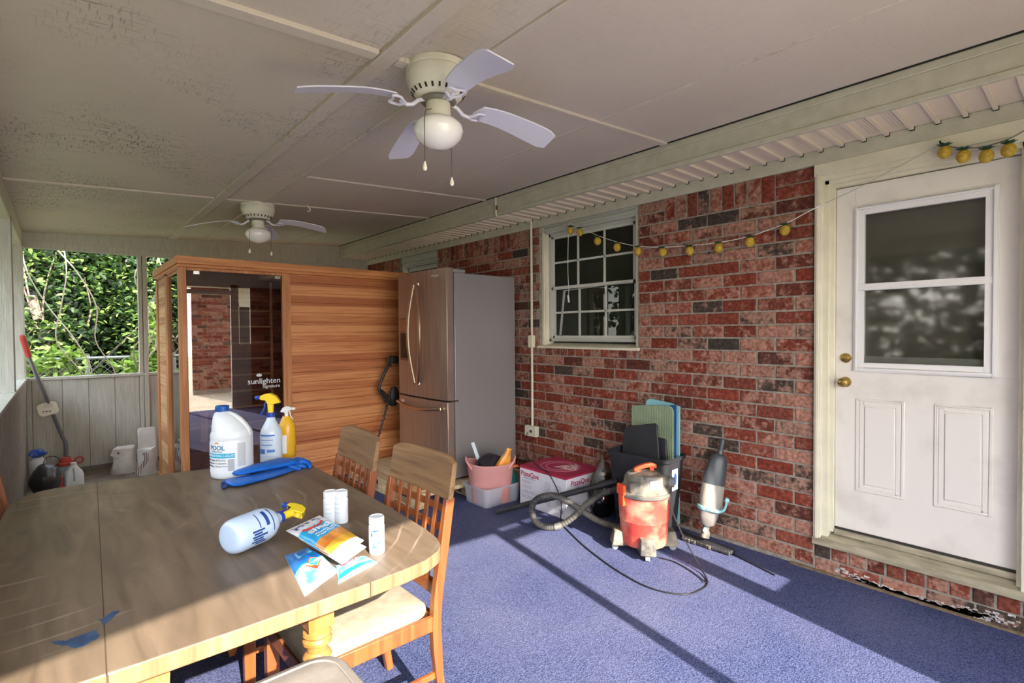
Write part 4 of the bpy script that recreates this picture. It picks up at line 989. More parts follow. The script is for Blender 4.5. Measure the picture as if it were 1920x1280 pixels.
text_mesh('label_subtitle', 'ESSENTIALS', .0115, mat('print_teal', '#1c6d8c', .5), lb, None, wrap=on_cyl(JR+.0012, aF-.26, .133))
text_mesh('label_banner', 'CHLORINATING LIQUID', .0145, LABW, lb, None, wrap=on_cyl(JR+.0018, aF-.24, .114))
for i, s in enumerate(('Kills Algae & Bacteria,', 'All-System Compatible,', 'Stabilizing, Calcium-Free')): text_mesh('label_line', s, .0115, INK, lb, None, wrap=on_cyl(JR+.0012, aF-.32, .093-.014*i))
m_ = MB(); band(m_, JR+.0012, aF+.30, aF+.60, .042, .098); m_.build('fine_print', GREYL, lb, smooth=60)
m_ = MB(); m_.lathe([(0, 0), (.0145, 0), (.0145, .001), (0, .001)], 12, M=Matrix.Translation((0, 0, 0))); m_.bm.free()
sun_ = MB(); Wf = on_cyl(JR+.0012, aF-.24, .168)
for k in range(7):
    a = R(15+25*k); va = [Vector(Wf(.004*math.cos(a)+.003*math.sin(a), .004*math.sin(a)-.003*math.cos(a), 0)), Vector(Wf(.013*math.cos(a), .013*math.sin(a), 0)), Vector(Wf(.004*math.cos(a)-.003*math.sin(a), .004*math.sin(a)+.003*math.cos(a), 0))]
    sun_._f([sun_.bm.verts.new(p_) for p_ in va])
sun_.build('sun_emblem', mat('print_gold', '#d9a336', .5), lb, smooth=0, solid=.0006)
m_ = MB()
for k in range(22): band(m_, JR+.0004, aF+.74, aF+1.15, .06+.005*k, .063+.005*k, 6)
m_.build('side_print', GREYL, j, smooth=0)

CLR = mat('clear_plastic', '#c6d3e0', .25, spec=.6); YEL = mat('trigger_yellow', '#e8c72a', .45); BLU = mat('trigger_blue', '#1d3f9c', .4)
def trigger_head(par, z, yel, blu, s=1.0):
    """spout towards -x, on a neck at height z"""
    m_ = MB(); m_.lathe([(0, z), (.020*s, z), (.0205*s, z+.022*s), (.018*s, z+.025*s), (0, z+.025*s)], 28); m_.build('collar', blu, par)
    m_ = MB(); m_.lathe([(0, z+.022*s), (.014*s, z+.022*s), (.016*s, z+.07*s), (0, z+.07*s)], 20)
    prof = [(-.052, .098), (-.050, .112), (-.028, .122), (.0, .126), (.03, .112), (.048, .085), (.050, .074), (.020, .070), (-.012, .068), (-.022, .088), (-.05, .092)]
    m_.loft([[(x*s, y*s, z+zz*s) for x, zz in prof] for y in (-.014, -.011, .011, .014)]); m_.build('spray_head', yel, par, bev=.003)
    m_ = MB(); m_.tube(spline([(-.018*s, 0, z+.09*s), (-.030*s, 0, z+.068*s), (-.033*s, 0, z+.045*s), (-.048*s, 0, z+.018*s), (-.056*s, 0, z+.008*s)], 5), .0048*s, 8); m_.build('trigger', blu, par)
    m_ = MB(); m_.box(-.072*s, -.05*s, -.009*s, .009*s, z+.094*s, z+.113*s); m_.tube([(-.078*s, 0, z+.10*s), (-.064*s, 0, z+.104*s)], .011*s, 10); m_.build('nozzle', blu, par, bev=.002)
def spray_body(par, m, s=1.0, h=.245):
    m_ = MB(); m_.lathe([(0, 0), (.048*s, 0), (.053*s, .005), (.054*s, .02), (.0535*s, .12), (.054*s, .15), (.049*s, .178), (.036*s, .205), (.024*s, .228), (.019*s, h), (0, h)], 36); return m_.build('bottle_body', m, par, smooth=60)
s1 = thing('spray_bottle', 'upright clear spray bottle with yellow and blue trigger head beside the white jug', 'spray bottle', (.829, 2.883, T), R(-41), group='trigger spray bottles')
bd = spray_body(s1, CLR); trigger_head(s1, .245, YEL, BLU)
m_ = MB()
for (z0_, z1_, a0, a1) in ((.152, .160, -.75, .75), (.13, .134, -.75, .6), (.105, .108, -.75, .5), (.06, .085, -.85, -.15), (.068, .082, .05, .75)): band(m_, .054, aF+a0, aF+a1, z0_, z1_, 10)
m_.build('label_print', mat('print_blue', '#3f6fb5', .5), bd, smooth=0)
m_ = MB()
for k in range(9): band(m_, .054, aF-.7, aF+.65, .048+.012*k, .050+.012*k, 8)
m_.build('fine_print', mat('print_pale_blue', '#8fb0d8', .5), bd, smooth=0)
s2 = thing('spray_bottle', 'yellow spray cleaner bottle with clear white nozzle standing behind the blue printed one', 'spray bottle', (.935, 2.965, T), R(140), group='trigger spray bottles')
bd = spray_body(s2, mat('yellow_cleaner', '#d9a520', .3), .85, .225)
trigger_head(s2, .205, mat('milky_plastic', '#e4e6e4', .4), mat('milky_plastic', '#e4e6e4', .4), .62)
m_ = MB(); band(m_, .046, R(40), R(110), .03, .13, 12); m_.build('label', LABW, bd)
m_ = MB()
for k in range(4): band(m_, .0468, R(60), R(75), .065+.014*k, .070+.014*k, 3)
band(m_, .0468, R(52), R(58), .10, .112, 3); m_.build('label_print', INK, bd, smooth=0)
# lying spray bottle: local z axis along the bottle
ax = Vector((.536-.395, 1.842-1.775, 0)).normalized(); side = Vector((ax.y, -ax.x, 0))
Mrot = Matrix((( -0.0, 0, 0), (0, 0, 0), (0, 0, 0)))
xx = (Vector((0, 0, 1))*-.15 + side*.95).normalized(); zz = ax; yy = zz.cross(xx)
s3 = thing('spray_bottle', 'spray bottle lying on its side with yellow head, left of the blue pouches', 'spray bottle', (.377, 1.764, T+.056), group='trigger spray bottles', rot=Matrix(((xx.x, yy.x, zz.x), (xx.y, yy.y, zz.y), (xx.z, yy.z, zz.z))).to_euler())
m_ = MB(); m_.lathe([(0, .004), (.036, .0), (.046, .004), (.053, .016), (.0545, .035), (.054, .09), (.0545, .12), (.050, .145), (.034, .168), (.022, .178), (.019, .19), (0, .19)], 36); bd = m_.build('bottle_body', mat('pale_blue_plastic', '#b7c9e0', .25), s3, smooth=60)
trigger_head(s3, .185, YEL, BLU, .9)
m_ = MB()
for (z0_, z1_, a0, a1) in ((.10, .112, R(280), R(335)), (.125, .128, R(275), R(360)), (.075, .078, R(280), R(335))): band(m_, .0545, a0, a1, z0_, z1_, 10)
for k, (h0, h1) in enumerate(((.045, .09), (.05, .08), (.045, .10), (.05, .085), (.045, .09), (.06, .10))): band(m_, .0545, R(338+9*k), R(344+9*k), h0, h1, 4)
m_.build('label_print', NAVY, bd, smooth=0)

# small test strip bottles
def pill(label, loc, rz, lab):
    t = thing('test_strip_bottle', label, 'bottle', loc, rz, group='small white capped bottles on the table')
    m_ = MB(); m_.lathe([(0, 0), (.0225, 0), (.024, .003), (.024, .086), (.0215, .09), (.0215, .093), (0, .093)], 28); bd = m_.build('bottle_body', WPL, t)
    m_ = MB(); m_.lathe([(0, .092), (.023, .092), (.0235, .094), (.0235, .112), (.022, .115), (.019, .1155), (.018, .113), (0, .113)], 28); m_.build('cap', WPL, t)
    if lab:
        m_ = MB(); band(m_, .024, aF-.7, aF+.9, .062, .078, 10); band(m_, .024, aF-.7, aF+.9, .022, .054, 10); m_.build('label_print', mat('strip_label', '#2f8fbf', .5, col2='#b9d9e6', scale=90), bd, smooth=0)
        m_ = MB(); band(m_, .0246, aF-.55, aF-.35, .058, .068, 4); band(m_, .0246, aF-.2, aF+.4, .074, .078, 6); m_.build('label_mark', NAVY, bd, smooth=0)
    else:
        m_ = MB()
        for k in range(3): band(m_, .024, aF-.6, aF+.5, .04+.016*k, .0415+.016*k, 8)
        m_.build('label_print', GREYL, bd, smooth=0)
    return t
pill('small white bottle with blue printed label standing alone in the sun at the table corner', (.734, 1.487, T), R(-35), True)
pill('small white capped bottle in front of its twin, behind the shock bag', (.726, 1.835, T), R(-38), False)
pill('small white bottle half hidden behind the other plain white one', (.757, 1.813, T), R(-60), False)

# bags of shock
def bag(name, label, C4, z, h, bands, seed, group):
    """C4: world xy corners a(top-left) b(top-right) c(bottom-right) d(bottom-left); v runs top->bottom; bands=[(v,material)]"""
    random.seed(seed); cx = sum(p[0] for p in C4)/4; cy = sum(p[1] for p in C4)/4
    t = thing(name, label, 'bag', (cx, cy, z), group=group)
    a, b2, c2, d2 = [Vector((p[0]-cx, p[1]-cy, 0)) for p in C4]
    N, K = 18, 24; ph = [random.uniform(0, 6) for _ in range(6)]
    def P(u, v, top=True):
        q = a*(1-u)*(1-v)+b2*u*(1-v)+c2*u*v+d2*(1-u)*v
        e = (max(0, math.sin(PI*u))**.45)*(max(0, math.sin(PI*min(1, max(0, (v-.06)/.88))))**.4)
        wr = .10*math.sin(9*u+ph[0]+3*v)*math.sin(7*v+ph[1])+.07*math.sin(19*u-11*v+ph[2])+.05*math.sin(27*v+ph[3]+6*u)
        pin = 1-.05*math.sin(PI*u)
        return Vector((q.x, q.y, h*e*(.9+wr)+.0015 if top else .0))
    m_ = MB(); G = {}
    for i in range(N+1):
        for k in range(K+1): G[i, k] = m_.bm.verts.new(P(i/N, k/K))
    for k in range(K):
        v = (k+.5)/K; mm = [q for q in bands if v <= q[0]][0][1]; m_.use(mm)
        for i in range(N): m_._f([G[i, k], G[i+1, k], G[i+1, k+1], G[i, k+1]])
    m_.use(WPL); B = {}
    for i in range(N+1):
        for k in (0, K): B[i, k] = m_.bm.verts.new(P(i/N, k/K, False))
    for k in range(1, K):
        for i in (0, N): B[i, k] = m_.bm.verts.new(P(i/N, k/K, False))
    per = [(i, 0) for i in range(N+1)]+[(N, k) for k in range(1, K+1)]+[(i, K) for i in range(N-1, -1, -1)]+[(0, k) for k in range(K-1, 0, -1)]
    for p_, q_ in zip(per, per[1:]+per[:1]): m_._f([G[p_], B[p_], B[q_], G[q_]])
    m_._f([B[p_] for p_ in per])
    o = m_.build('pouch', None, t, smooth=60)
    def onbag(u0, v0, su, ang=0):
        """text frame: +x along width (u), +y toward the top; su metres to uv using edge lengths"""
        W_ = (b2-a).length*.5+(c2-d2).length*.5; H_ = ((d2-a).length+(c2-b2).length)*.5
        def f(x, y, z_):
            ca, sa2 = math.cos(ang), math.sin(ang); x, y = x*ca-y*sa2, x*sa2+y*ca
            q = P(min(.98, max(.02, u0+x/W_)), min(.98, max(.02, v0-y/H_))); return (q.x, q.y, q.z+.0012+z_)
        return f
    return t, o, onbag
BLU1 = mat('bag_blue', '#1590cf', .3, col2='#2bb3dd', scale=20, coat=.4); BLU2 = mat('bag_deep_blue', '#0f62b4', .3, col2='#1c86d0', scale=14, coat=.4); SKY2 = mat('bag_sky', '#52c0e2', .3, col2='#b8e6f2', scale=22, coat=.4); ORG = mat('bag_orange', '#d6772e', .35, col2='#e8a44e', scale=16, coat=.3); BW = mat('bag_white', '#d9dadb', .35); REDP = mat('print_red', '#d8402c', .5)
GB = 'pouches of pool chemicals on the table'
t2, o2, f2 = bag('shock_pouch', 'blue and white pouch with a red-edged diamond badge, at the table edge below the others', ((.509, 1.650), (.590, 1.664), (.592, 1.441), (.467, 1.362))[:4], T+.0005, .024, ((.55, BLU2), (.9, SKY2), (1.01, BW)), 4, GB)
t3, o3, f3 = bag('shock_pouch', 'light blue pouch lying nearest the small white bottle, under the stack', ((.600, 1.480), (.690, 1.486), (.700, 1.415), (.560, 1.368)), T+.0005, .017, ((.72, SKY2), (.86, BLU1), (1.01, BW)), 5, GB)
t1b, o1b, f1b = bag('shock_pouch', 'white bottomed pouch directly beneath the top printed one', ((.572, 1.715), (.680, 1.772), (.706, 1.502), (.600, 1.436)), T+.019, .020, ((.12, BW), (.5, BLU1), (.72, ORG), (1.01, BW)), 6, GB)
t1, o1, f1 = bag('shock_pouch', 'top blue and orange pouch of pool shock with white header', ((.545, 1.752), (.680, 1.818), (.700, 1.506), (.588, 1.430)), T+.040, .022, ((.25, BW), (.58, BLU1), (.76, ORG), (.86, mat('bag_gold', '#eab13c', .35, coat=.3)), (1.01, BW)), 7, GB)
text_mesh('maker_name', 'HTH', .052, NAVY, o1, None, wrap=f1(.45, .11, 1), bold=.0012)
m_ = MB(); W_ = f1(.45, .27, 1)
rings = []
for i in range(13):
    a = R(200+140*i/12); rings.append([W_(.040*math.cos(a), .034*math.sin(a)+.024, 0), W_(.052*math.cos(a), .046*math.sin(a)+.024, 0), W_(.052*math.cos(a), .046*math.sin(a)+.024, .0006), W_(.040*math.cos(a), .034*math.sin(a)+.024, .0006)])
m_.loft(rings); m_.build('red_swoosh', REDP, o1, smooth=0)
text_mesh('care_line', 'POOL CARE', .014, LABW, o1, None, wrap=f1(.46, .285, 1))
text_mesh('product_word', 'Shock', .042, LABW, o1, None, wrap=f1(.5, .39, 1), bold=.001)
for i in range(2): text_mesh('fine_print', 'kills bacteria and algae' if i == 0 else 'for crystal clear water', .010, LABW, o1, None, wrap=f1(.48, .485+.045*i, 1))
m_ = MB(); W_ = f2(.55, .62, 1)
P4 = [(-.032, 0), (0, .040), (.032, 0), (0, -.040)]
ms = [(1.0, .0), (.84, .0004), (.70, .0008)]
dmd = []
for (k, dz), mm in zip(ms, (REDP, mat('print_orange', '#e89a3a', .5), BLU1)):
    q_ = MB(); nn = []
    for (ax_, ay_), (bx_, by_) in zip(P4, P4[1:]+P4[:1]):
        for s_ in range(5): nn.append((k*(ax_+(bx_-ax_)*s_/5), k*(ay_+(by_-ay_)*s_/5)))
    va = q_.verts([W_(x, y, dz) for x, y in nn]); c_ = q_.verts([W_(0, 0, dz)])[0]
    for i in range(len(va)): q_._f([va[i], va[(i+1) % len(va)], c_])
    q_.build('diamond_badge', mm, o2, smooth=0)
text_mesh('badge_word', 'CLOROX', .0135, LABW, o2, None, wrap=lambda x, y, z: f2(.55, .62, 1)(x, y, .0012+z), bold=.0004)
m_ = MB(); W_ = f2(.5, .24, 1); va = m_.verts([W_(x, y, 0) for x, y in ((-.028, -.022), (.028, -.022), (.028, .022), (-.028, .022))]); m_._f(va); m_.build('panel_print', mat('print_cyan', '#7fd0e8', .5), o2, smooth=0, solid=.0008)
for i, s in enumerate(('XTRA BLUE', 'POOL & SPA')): text_mesh('panel_word', s, .009, NAVY, o2, None, wrap=(lambda k: (lambda x, y, z: f2(.5, .24, 1)(x, y+.008-.016*k, .001+z)))(i))
m_ = MB(); W_ = f3(.35, .30, 1); rr_ = []
for i in range(10): a = R(190+160*i/9); rr_.append([W_(.024*math.cos(a), .02*math.sin(a)+.012, 0), W_(.030*math.cos(a), .026*math.sin(a)+.012, 0), W_(.030*math.cos(a), .026*math.sin(a)+.012, .0006), W_(.024*math.cos(a), .02*math.sin(a)+.012, .0006)])
m_.loft(rr_); m_.build('red_badge', REDP, o3, smooth=0)

# blue rubber gloves
GLV = mat('blue_rubber', '#1668c8', .4, col2='#0d55ad', scale=12, bump=.15, bscale=40)
t = thing('rubber_glove', 'bright blue rubber gauntlet glove laid flat, upper one of the pair', 'glove', (.75, 2.64, T), group='blue rubber gloves')
def sleeve(par, pts, wid, hh, ph):
    m_ = MB(); rings = []
    P = [Vector(p) for p in pts]
    for i, p in enumerate(P):
        tdir = (P[min(i+1, len(P)-1)]-P[max(i-1, 0)]).normalized(); sd_ = Vector((-tdir.y, tdir.x, 0))
        w0, h0 = wid[i], hh[i]; ring = []
        for k in range(16):
            a = 2*PI*k/16; cw = math.cos(a); sw = math.sin(a)
            zz_ = h0*.5*(1+sw*(1+.25*math.sin(ph+i*1.3+k)))
            ring.append((p.x+sd_.x*cw*w0, p.y+sd_.y*cw*w0, p.z+max(.0, zz_)))
        rings.append(ring)
    m_.loft(rings); return m_
for (name_par, pts, wid, hh, ph) in ((t, [(-.16, .05, .014), (-.10, .06, .016), (-.02, .07, .014), (.06, .09, .01), (.12, .10, .006), (.17, .115, .004)], [.070, .068, .058, .054, .060, .050], [.030, .034, .034, .040, .044, .03], 1.0),):
    m_ = sleeve(t, pts, wid, hh, ph); g1 = m_.build('cuff', GLV, t, smooth=60, sub=1)
for k, (dx, dy, L_) in enumerate(((.0, -.035, .075), (.01, -.008, .085), (.01, .018, .08), (0, .04, .065))):
    m_ = MB(); a0 = Vector((.15+dx*.2, .112+dy*.8, .012)); m_.tube(spline([a0, a0+Vector((L_*.4, -.015+dy*.3, .012)), a0+Vector((L_*.62, -.045+dy*.3, .004)), a0+Vector((L_*.55, -.085+dy*.2, -.002))], 5), [.0115]*12+[.011]*3+[.008], 8); m_.build('finger', GLV, t, smooth=60)
m_ = MB(); m_.tube(spline([(.10, .07, .012), (.12, .03, .01), (.15, .0, .004)], 5), [.013]*8+[.012]*2+[.009], 8); m_.build('thumb', GLV, t, smooth=60)
t = thing('rubber_glove', 'bright blue rubber gauntlet glove beneath the other with its open cuff toward the camera', 'glove', (.66, 2.56, T), group='blue rubber gloves')
m_ = sleeve(t, [(-.115, .02, .0005), (-.06, .03, .0005), (.0, .045, .0005), (.08, .06, .0005), (.15, .09, .0005), (.22, .13, .0005)], [.080, .076, .066, .056, .050, .040], [.024, .022, .02, .016, .016, .012], 2.0); m_.build('cuff', GLV, t, smooth=60, sub=1)
m_ = MB()
for k in range(4): m_.tube([(-.122-.004*k, .055-.022*k, .006), (-.105-.004*k, .058-.022*k, .012)], [.007, .009], 8)
m_.build('ribbed_rim', mat('glove_inside', '#0b2f66', .6), t)
for k in range(4):
    m_ = MB(); a0 = Vector((.21, .112+.016*k, .008)); m_.tube(spline([a0, a0+Vector((.03, -.004, .004)), a0+Vector((.055, -.03, .002))], 5), [.010]*10+[.007], 8); m_.build('finger', GLV, t, smooth=60)
#==PART5==
# ================================================================ SHOP VACUUM
VR = mat('vacuum_red', '#d9473a', .5, col2='#e58a72', scale=6, lo=.45, hi=.62); VO = mat('vacuum_orange', '#f0552b', .45); DUSTY = mat('dusty_grey_plastic', '#4a4844', .85, col2='#9a907e', scale=9, lo=.38, hi=.68, bump=.15, bscale=60); BLKP = mat('black_plastic', '#232326', .5, col2='#2f2f33', scale=6); DKG = mat('dark_grey_plastic', '#3c3c40', .6, col2='#6d675e', scale=8)
vx, vy = 2.985, 2.05
v = thing('shop_vacuum', 'red wet dry shop vacuum with dusty grey lid, orange handle and caster feet', 'vacuum cleaner', (vx, vy, 0), R(-41))
m_ = MB(); m_.lathe([(0, .055), (.148, .055), (.156, .07), (.162, .215), (.166, .222), (.164, .229), (.172, .385), (.174, .39), (0, .39)], 44); drum = m_.build('drum', VR, v)
m_ = MB(); m_.lathe([(0, .385), (.180, .385), (.186, .392), (.186, .408), (.180, .414), (0, .414)], 44); m_.build('lid_rim', DKG, v)
m_ = MB(); m_.lathe([(0, .412), (.172, .412), (.165, .425), (.150, .44), (.135, .455), (.128, .50), (.110, .525), (.075, .54), (0, .545)], 44); lid = m_.build('lid', DUSTY, v)
m_ = MB(); m_.prism(rrect(.13, .14, .03, 6, .035, -.065), .425, .53); m_.build('motor_housing', mat('motor_cover', '#5f5e5c', .6, col2='#8c8578', scale=8), lid, bev=.012, seg=3)
m_ = MB(); m_.prism(rrect(.10, .09, .02, 6, -.075, -.085), .42, .492); m_.build('filter_housing', DUSTY, lid, bev=.010, seg=3)
m_ = MB(); m_.box(.005, .065, -.139, -.1365, .45, .505); m_.build('spec_label', mat('spec_label', '#d9d8d4', .5, col2='#8b8a86', scale=90), lid, bev=.0005)
m_ = MB(); m_.tube([(.11, -.03, .475), (.165, -.05, .475)], [.045, .036], 20); m_.build('port_base', DUSTY, lid)
m_ = MB(); rings = []
for (t_, r_) in ((0, .033), (1, .034), (1, .026), (.25, .024)): 
    c_ = Vector((.155+.035*t_, -.05-.014*t_, .475)); d_ = Vector((.93, -.37, 0)).normalized(); s_ = Vector((-d_.y, d_.x, 0))
    rings.append([c_+s_*r_*math.cos(2*PI*k/22)+Vector((0, 0, 1))*r_*math.sin(2*PI*k/22) for k in range(22)])
m_.loft(rings, cap0=False); m_.build('blower_port', mat('port_grey', '#6d6b68', .6), lid)
m_ = MB(); m_.bar((-.045, -.02, .515), (-.045, -.02, .56), .022, .03); m_.bar((.055, -.0, .515), (.055, .0, .565), .022, .03)
m_.loft([[(x, y+.18*x-.015, z+.0) for (y, z) in ((-.017, z0_), (.017, z0_), (.017, z1_), (-.017, z1_))] for x, z0_, z1_ in ((-.075, .545, .565), (-.05, .548, .578), (0, .563, .592), (.05, .568, .594), (.085, .556, .582))]); m_.build('carry_handle', VO, v, bev=.005, seg=3)
for a in (R(205), R(25)):
    Mx = Matrix.Rotation(a, 4, 'Z'); m_ = MB(); m_.box(.178, .198, -.035, .035, .405, .47, M=Mx); m_.box(.170, .192, -.022, .022, .33, .41, M=Mx)
    for k in range(4): m_.box(.198, .201, -.026, .026, .42+.011*k, .425+.011*k, M=Mx)
    m_.build('latch', VO, v, bev=.004)
for i, a in enumerate((-97, 178, -5, 88)):
    Mx = Matrix.Rotation(R(a), 4, 'Z'); m_ = MB()
    P = [(.13, -.05, .04), (.20, -.045, .045), (.20, .045, .045), (.13, .05, .04)]
    m_.hexa([tuple(Mx @ Vector(q)) for q in ((.11, -.058, .04), (.225, -.052, .04), (.225, .052, .04), (.11, .058, .04), (.11, -.055, .14), (.205, -.042, .138), (.205, .042, .138), (.11, .055, .14))])
    ft = m_.build('caster_foot', DUSTY, v, bev=.008, seg=2)
    m_ = MB(); c_ = Mx @ Vector((.195, .0, .022)); t_ = Mx.to_3x3() @ Vector((.3, 1, 0)).normalized()
    m_.tube([c_-t_*.012, c_+t_*.012], .022, 18); m_.tube([c_, c_+Vector((0, 0, .03))], .006, 8); m_.build('caster_wheel', mat('wheel_grey', '#9a9a9c', .5), ft)
m_ = MB(); m_.tube([Mx.to_3x3() @ Vector((0, 0, 0)), Vector((0, 0, 0.001))], .001, 4); m_.bm.free()
# hose: corrugated loop and black wand
HOSE = mat('hose_grey', '#2f2f2f', .6, col2='#6d675c', scale=5)
pts = spline([(3.145, 2.33, .345), (3.123, 2.335, .326), (3.018, 2.432, .284), (2.934, 2.516, .202), (2.85, 2.6, .09), (2.779, 2.671, .032), (2.712, 2.74, .030), (2.668, 2.79, .065), (2.650, 2.809, .136), (2.66, 2.80, .209), (2.70, 2.755, .252), (2.766, 2.69, .262), (2.836, 2.62, .22), (2.915, 2.545, .15), (3.01, 2.46, .07), (3.10, 2.38, .03), (3.13, 2.30, .026)], 26)
h_ = thing('vacuum_hose', 'grey corrugated vacuum hose standing in a loop left of the shop vacuum', 'hose', (2.8, 2.65, 0))
m_ = MB(); m_.tube(pts, [.0235+.0016*math.sin(i*1.35) for i in range(len(pts))], 16); m_.build('hose_tube', HOSE, h_, world=True, smooth=60)
m_ = MB(); i0 = len(pts)*5//17; m_.tube(pts[i0:i0+14], .0262, 16); m_.build('hose_cuff', mat('cuff_grey', '#6f6d69', .5), h_, world=True)
m_ = MB(); m_.tube([(2.655, 3.235, .024), (2.895, 2.836, .183), (3.155, 2.40, .357)], [.0225, .022, .024], 18)
wnd = thing('vacuum_wand', 'straight black plastic vacuum wand lying past the pizza box', 'vacuum wand', (2.9, 2.85, 0))
m_.build('wand_tube', BLKP, wnd, world=True)
m_ = MB(); m_.tube([(3.09, 2.509, .314), (3.14, 2.425, .347)], .0275, 18); m_.build('wand_collar', BLKP, wnd, world=True)
# cords
CORD = mat('cord_black', '#1d1c1d', .5)
m_ = MB(); m_.tube(spline([(3.075, 1.93, .43), (3.02, 1.88, .36), (2.99, 1.76, .18), (2.955, 1.62, .03), (2.86, 1.52, .006), (2.74, 1.50, .006), (2.62, 1.54, .006), (2.545, 1.70, .006), (2.575, 1.95, .006), (2.68, 2.28, .006), (2.80, 2.55, .006), (2.90, 2.745, .02), (2.955, 2.80, .16), (2.962, 2.93, .33), (3.01, 3.12, .36), (3.12, 3.30, .36), (3.33, 3.50, .34), (3.45, 3.66, .44), (3.472, 3.68, .50)], 10), .0045, 7)
cc = thing('power_cord', 'black cord sweeping from the shop vacuum over the carpet to the wall outlet', 'cord', (2.9, 2.2, 0)); m_.build('cable', CORD, cc, world=True)
m_ = MB(); m_.box(3.455, 3.478, 3.665, 3.695, .50, .525); m_.build('plug', CORD, cc, world=True, bev=.004)
m_ = MB(); m_.tube(spline([(2.93, 1.90, .006), (2.95, 1.80, .006), (2.92, 1.68, .006), (2.87, 1.57, .006), (2.835, 1.52, .011)], 8), .0035, 6); tag(m_.build('cord', CORD), 'thin dark cord end curving on the carpet in front of the vacuum caster', 'cord')
m_ = MB(); m_.tube(spline([(3.44, 2.05, .006), (3.42, 1.85, .006), (3.36, 1.66, .006), (3.31, 1.50, .006), (3.27, 1.38, .006), (3.24, 1.29, .006)], 8), .004, 6); tag(m_.build('cord', CORD), 'dark cord along the foot of the brick wall past the stick vacuum', 'cord')
m_ = MB(); m_.tube(spline([(3.46, 3.72, .50), (3.455, 3.76, .40), (3.44, 3.70, .25), (3.45, 3.60, .2), (3.47, 3.72, .19), (3.44, 3.76, .22), (3.40, 3.62, .24), (3.42, 3.45, .2), (3.45, 3.40, .05), (3.46, 3.30, .02)], 8), .004, 6); tag(m_.build('cord', CORD), 'black cord coiled under the outlet box beside the refrigerator', 'cord')

# ================================================================ STICK VACUUM
def sv_frame():
    A = Vector((3.33, 1.79, .075)); B = Vector((3.452, 1.735, .74)); zd = (B-A).normalized(); xd = Vector((.62, -.78, 0)); xd = (xd-zd*xd.dot(zd)).normalized(); yd = zd.cross(xd)
    return Matrix(((xd.x, yd.x, zd.x, A.x), (xd.y, yd.y, zd.y, A.y), (xd.z, yd.z, zd.z, A.z), (0, 0, 0, 1))), (B-A).length
SM, SL = sv_frame()
u = thing('stick_vacuum', 'grey dusty handheld stick vacuum leaning on the brick wall with pale blue band', 'vacuum cleaner', (3.33, 1.79, 0), group=None)
def up_(nm, secs, m, par=None, n_=28, world=True, bev=0):
    mb = MB(); mb.loft([[SM @ Vector((ox+rx*math.copysign(abs(math.cos(2*PI*k/n_))**.8, math.cos(2*PI*k/n_)), oy+ry*math.copysign(abs(math.sin(2*PI*k/n_))**.8, math.sin(2*PI*k/n_)), z)) for k in range(n_)] for (z, rx, ry, ox, oy) in secs])
    return mb.build(nm, m, u, world=True, smooth=50)
up_('neck', [(-.01, .03, .03, 0, 0), (.03, .028, .028, 0, 0), (.04, .02, .02, 0, 0), (.075, .022, .022, 0, 0)], DUSTY)
up_('dust_bin', [(.07, .03, .03, 0, 0), (.085, .052, .04, 0, 0), (.13, .062, .045, 0, 0), (.185, .070, .048, 0, 0)], mat('smoky_bin', '#7d7672', .2, col2='#5f5854', scale=6))
up_('band', [(.176, .074, .052, 0, 0), (.180, .080, .056, 0, 0), (.202, .082, .057, 0, 0)], mat('aqua_plastic', '#93cdd3', .45))
up_('motor_body', [(.200, .068, .047, 0, 0), (.24, .076, .05, 0, 0), (.36, .074, .05, 0, 0)], mat('grey_dusty_shell', '#8a847c', .45, col2='#a59e92', scale=5))
up_('upper_body', [(.36, .074, .05, 0, 0), (.42, .072, .05, 0, 0), (.52, .060, .044, .002, 0), (.560, .048, .036, .004, 0), (.572, .03, .025, .006, 0)], mat('charcoal_shell', '#3f4347', .4))
up_('handle_socket', [(.565, .022, .022, .008, 0), (.60, .019, .019, .01, 0), (.602, .015, .015, .01, 0), (.675, .016, .016, .012, 0), (.68, .010, .010, .012, 0)], mat('charcoal_shell', '#3f4347', .4))
m_ = MB(); m_.tube([SM @ Vector(q) for q in spline([(-.03, -.055, .192), (.03, -.06, .188), (.082, -.035, .20), (.10, -.01, .24), (.098, .0, .27)], 6)], .008, 8); m_.build('carry_bail', MC['aqua_plastic'], u, world=True)
m_ = MB(); c_ = SM @ Vector((.098, -.01, .275)); d_ = SM.to_3x3() @ Vector((0, 1, 0)); m_.tube([c_-d_*.02, c_+d_*.02], .014, 14); m_.build('bail_knob', MC['aqua_plastic'], u, world=True)
m_ = MB(); c_ = SM @ Vector((-.012, -.03, .045)); m_.tube([c_-d_*.012, c_+d_*.012], .015, 14); m_.build('release_button', MC['aqua_plastic'], u, world=True)
m_ = MB(); m_.loft([[(3.34+dx, y, z) for dx, z in ((-.045*k, .012), (.035*k, .012), (.03*k, .034), (-.03*k, .038))] for y, k in ((1.96, .8), (1.94, 1), (1.62, 1), (1.59, .8))]); m_.build('floor_head', BLKP, u, world=True, bev=.004)
m_ = MB(); random.seed(5)
for k in range(16): y = 1.60+.022*k; m_.box(3.293+random.uniform(0, .01), 3.31, y, y+.014, .006, .028)
m_.build('brush_strip', DUSTY, u, world=True)

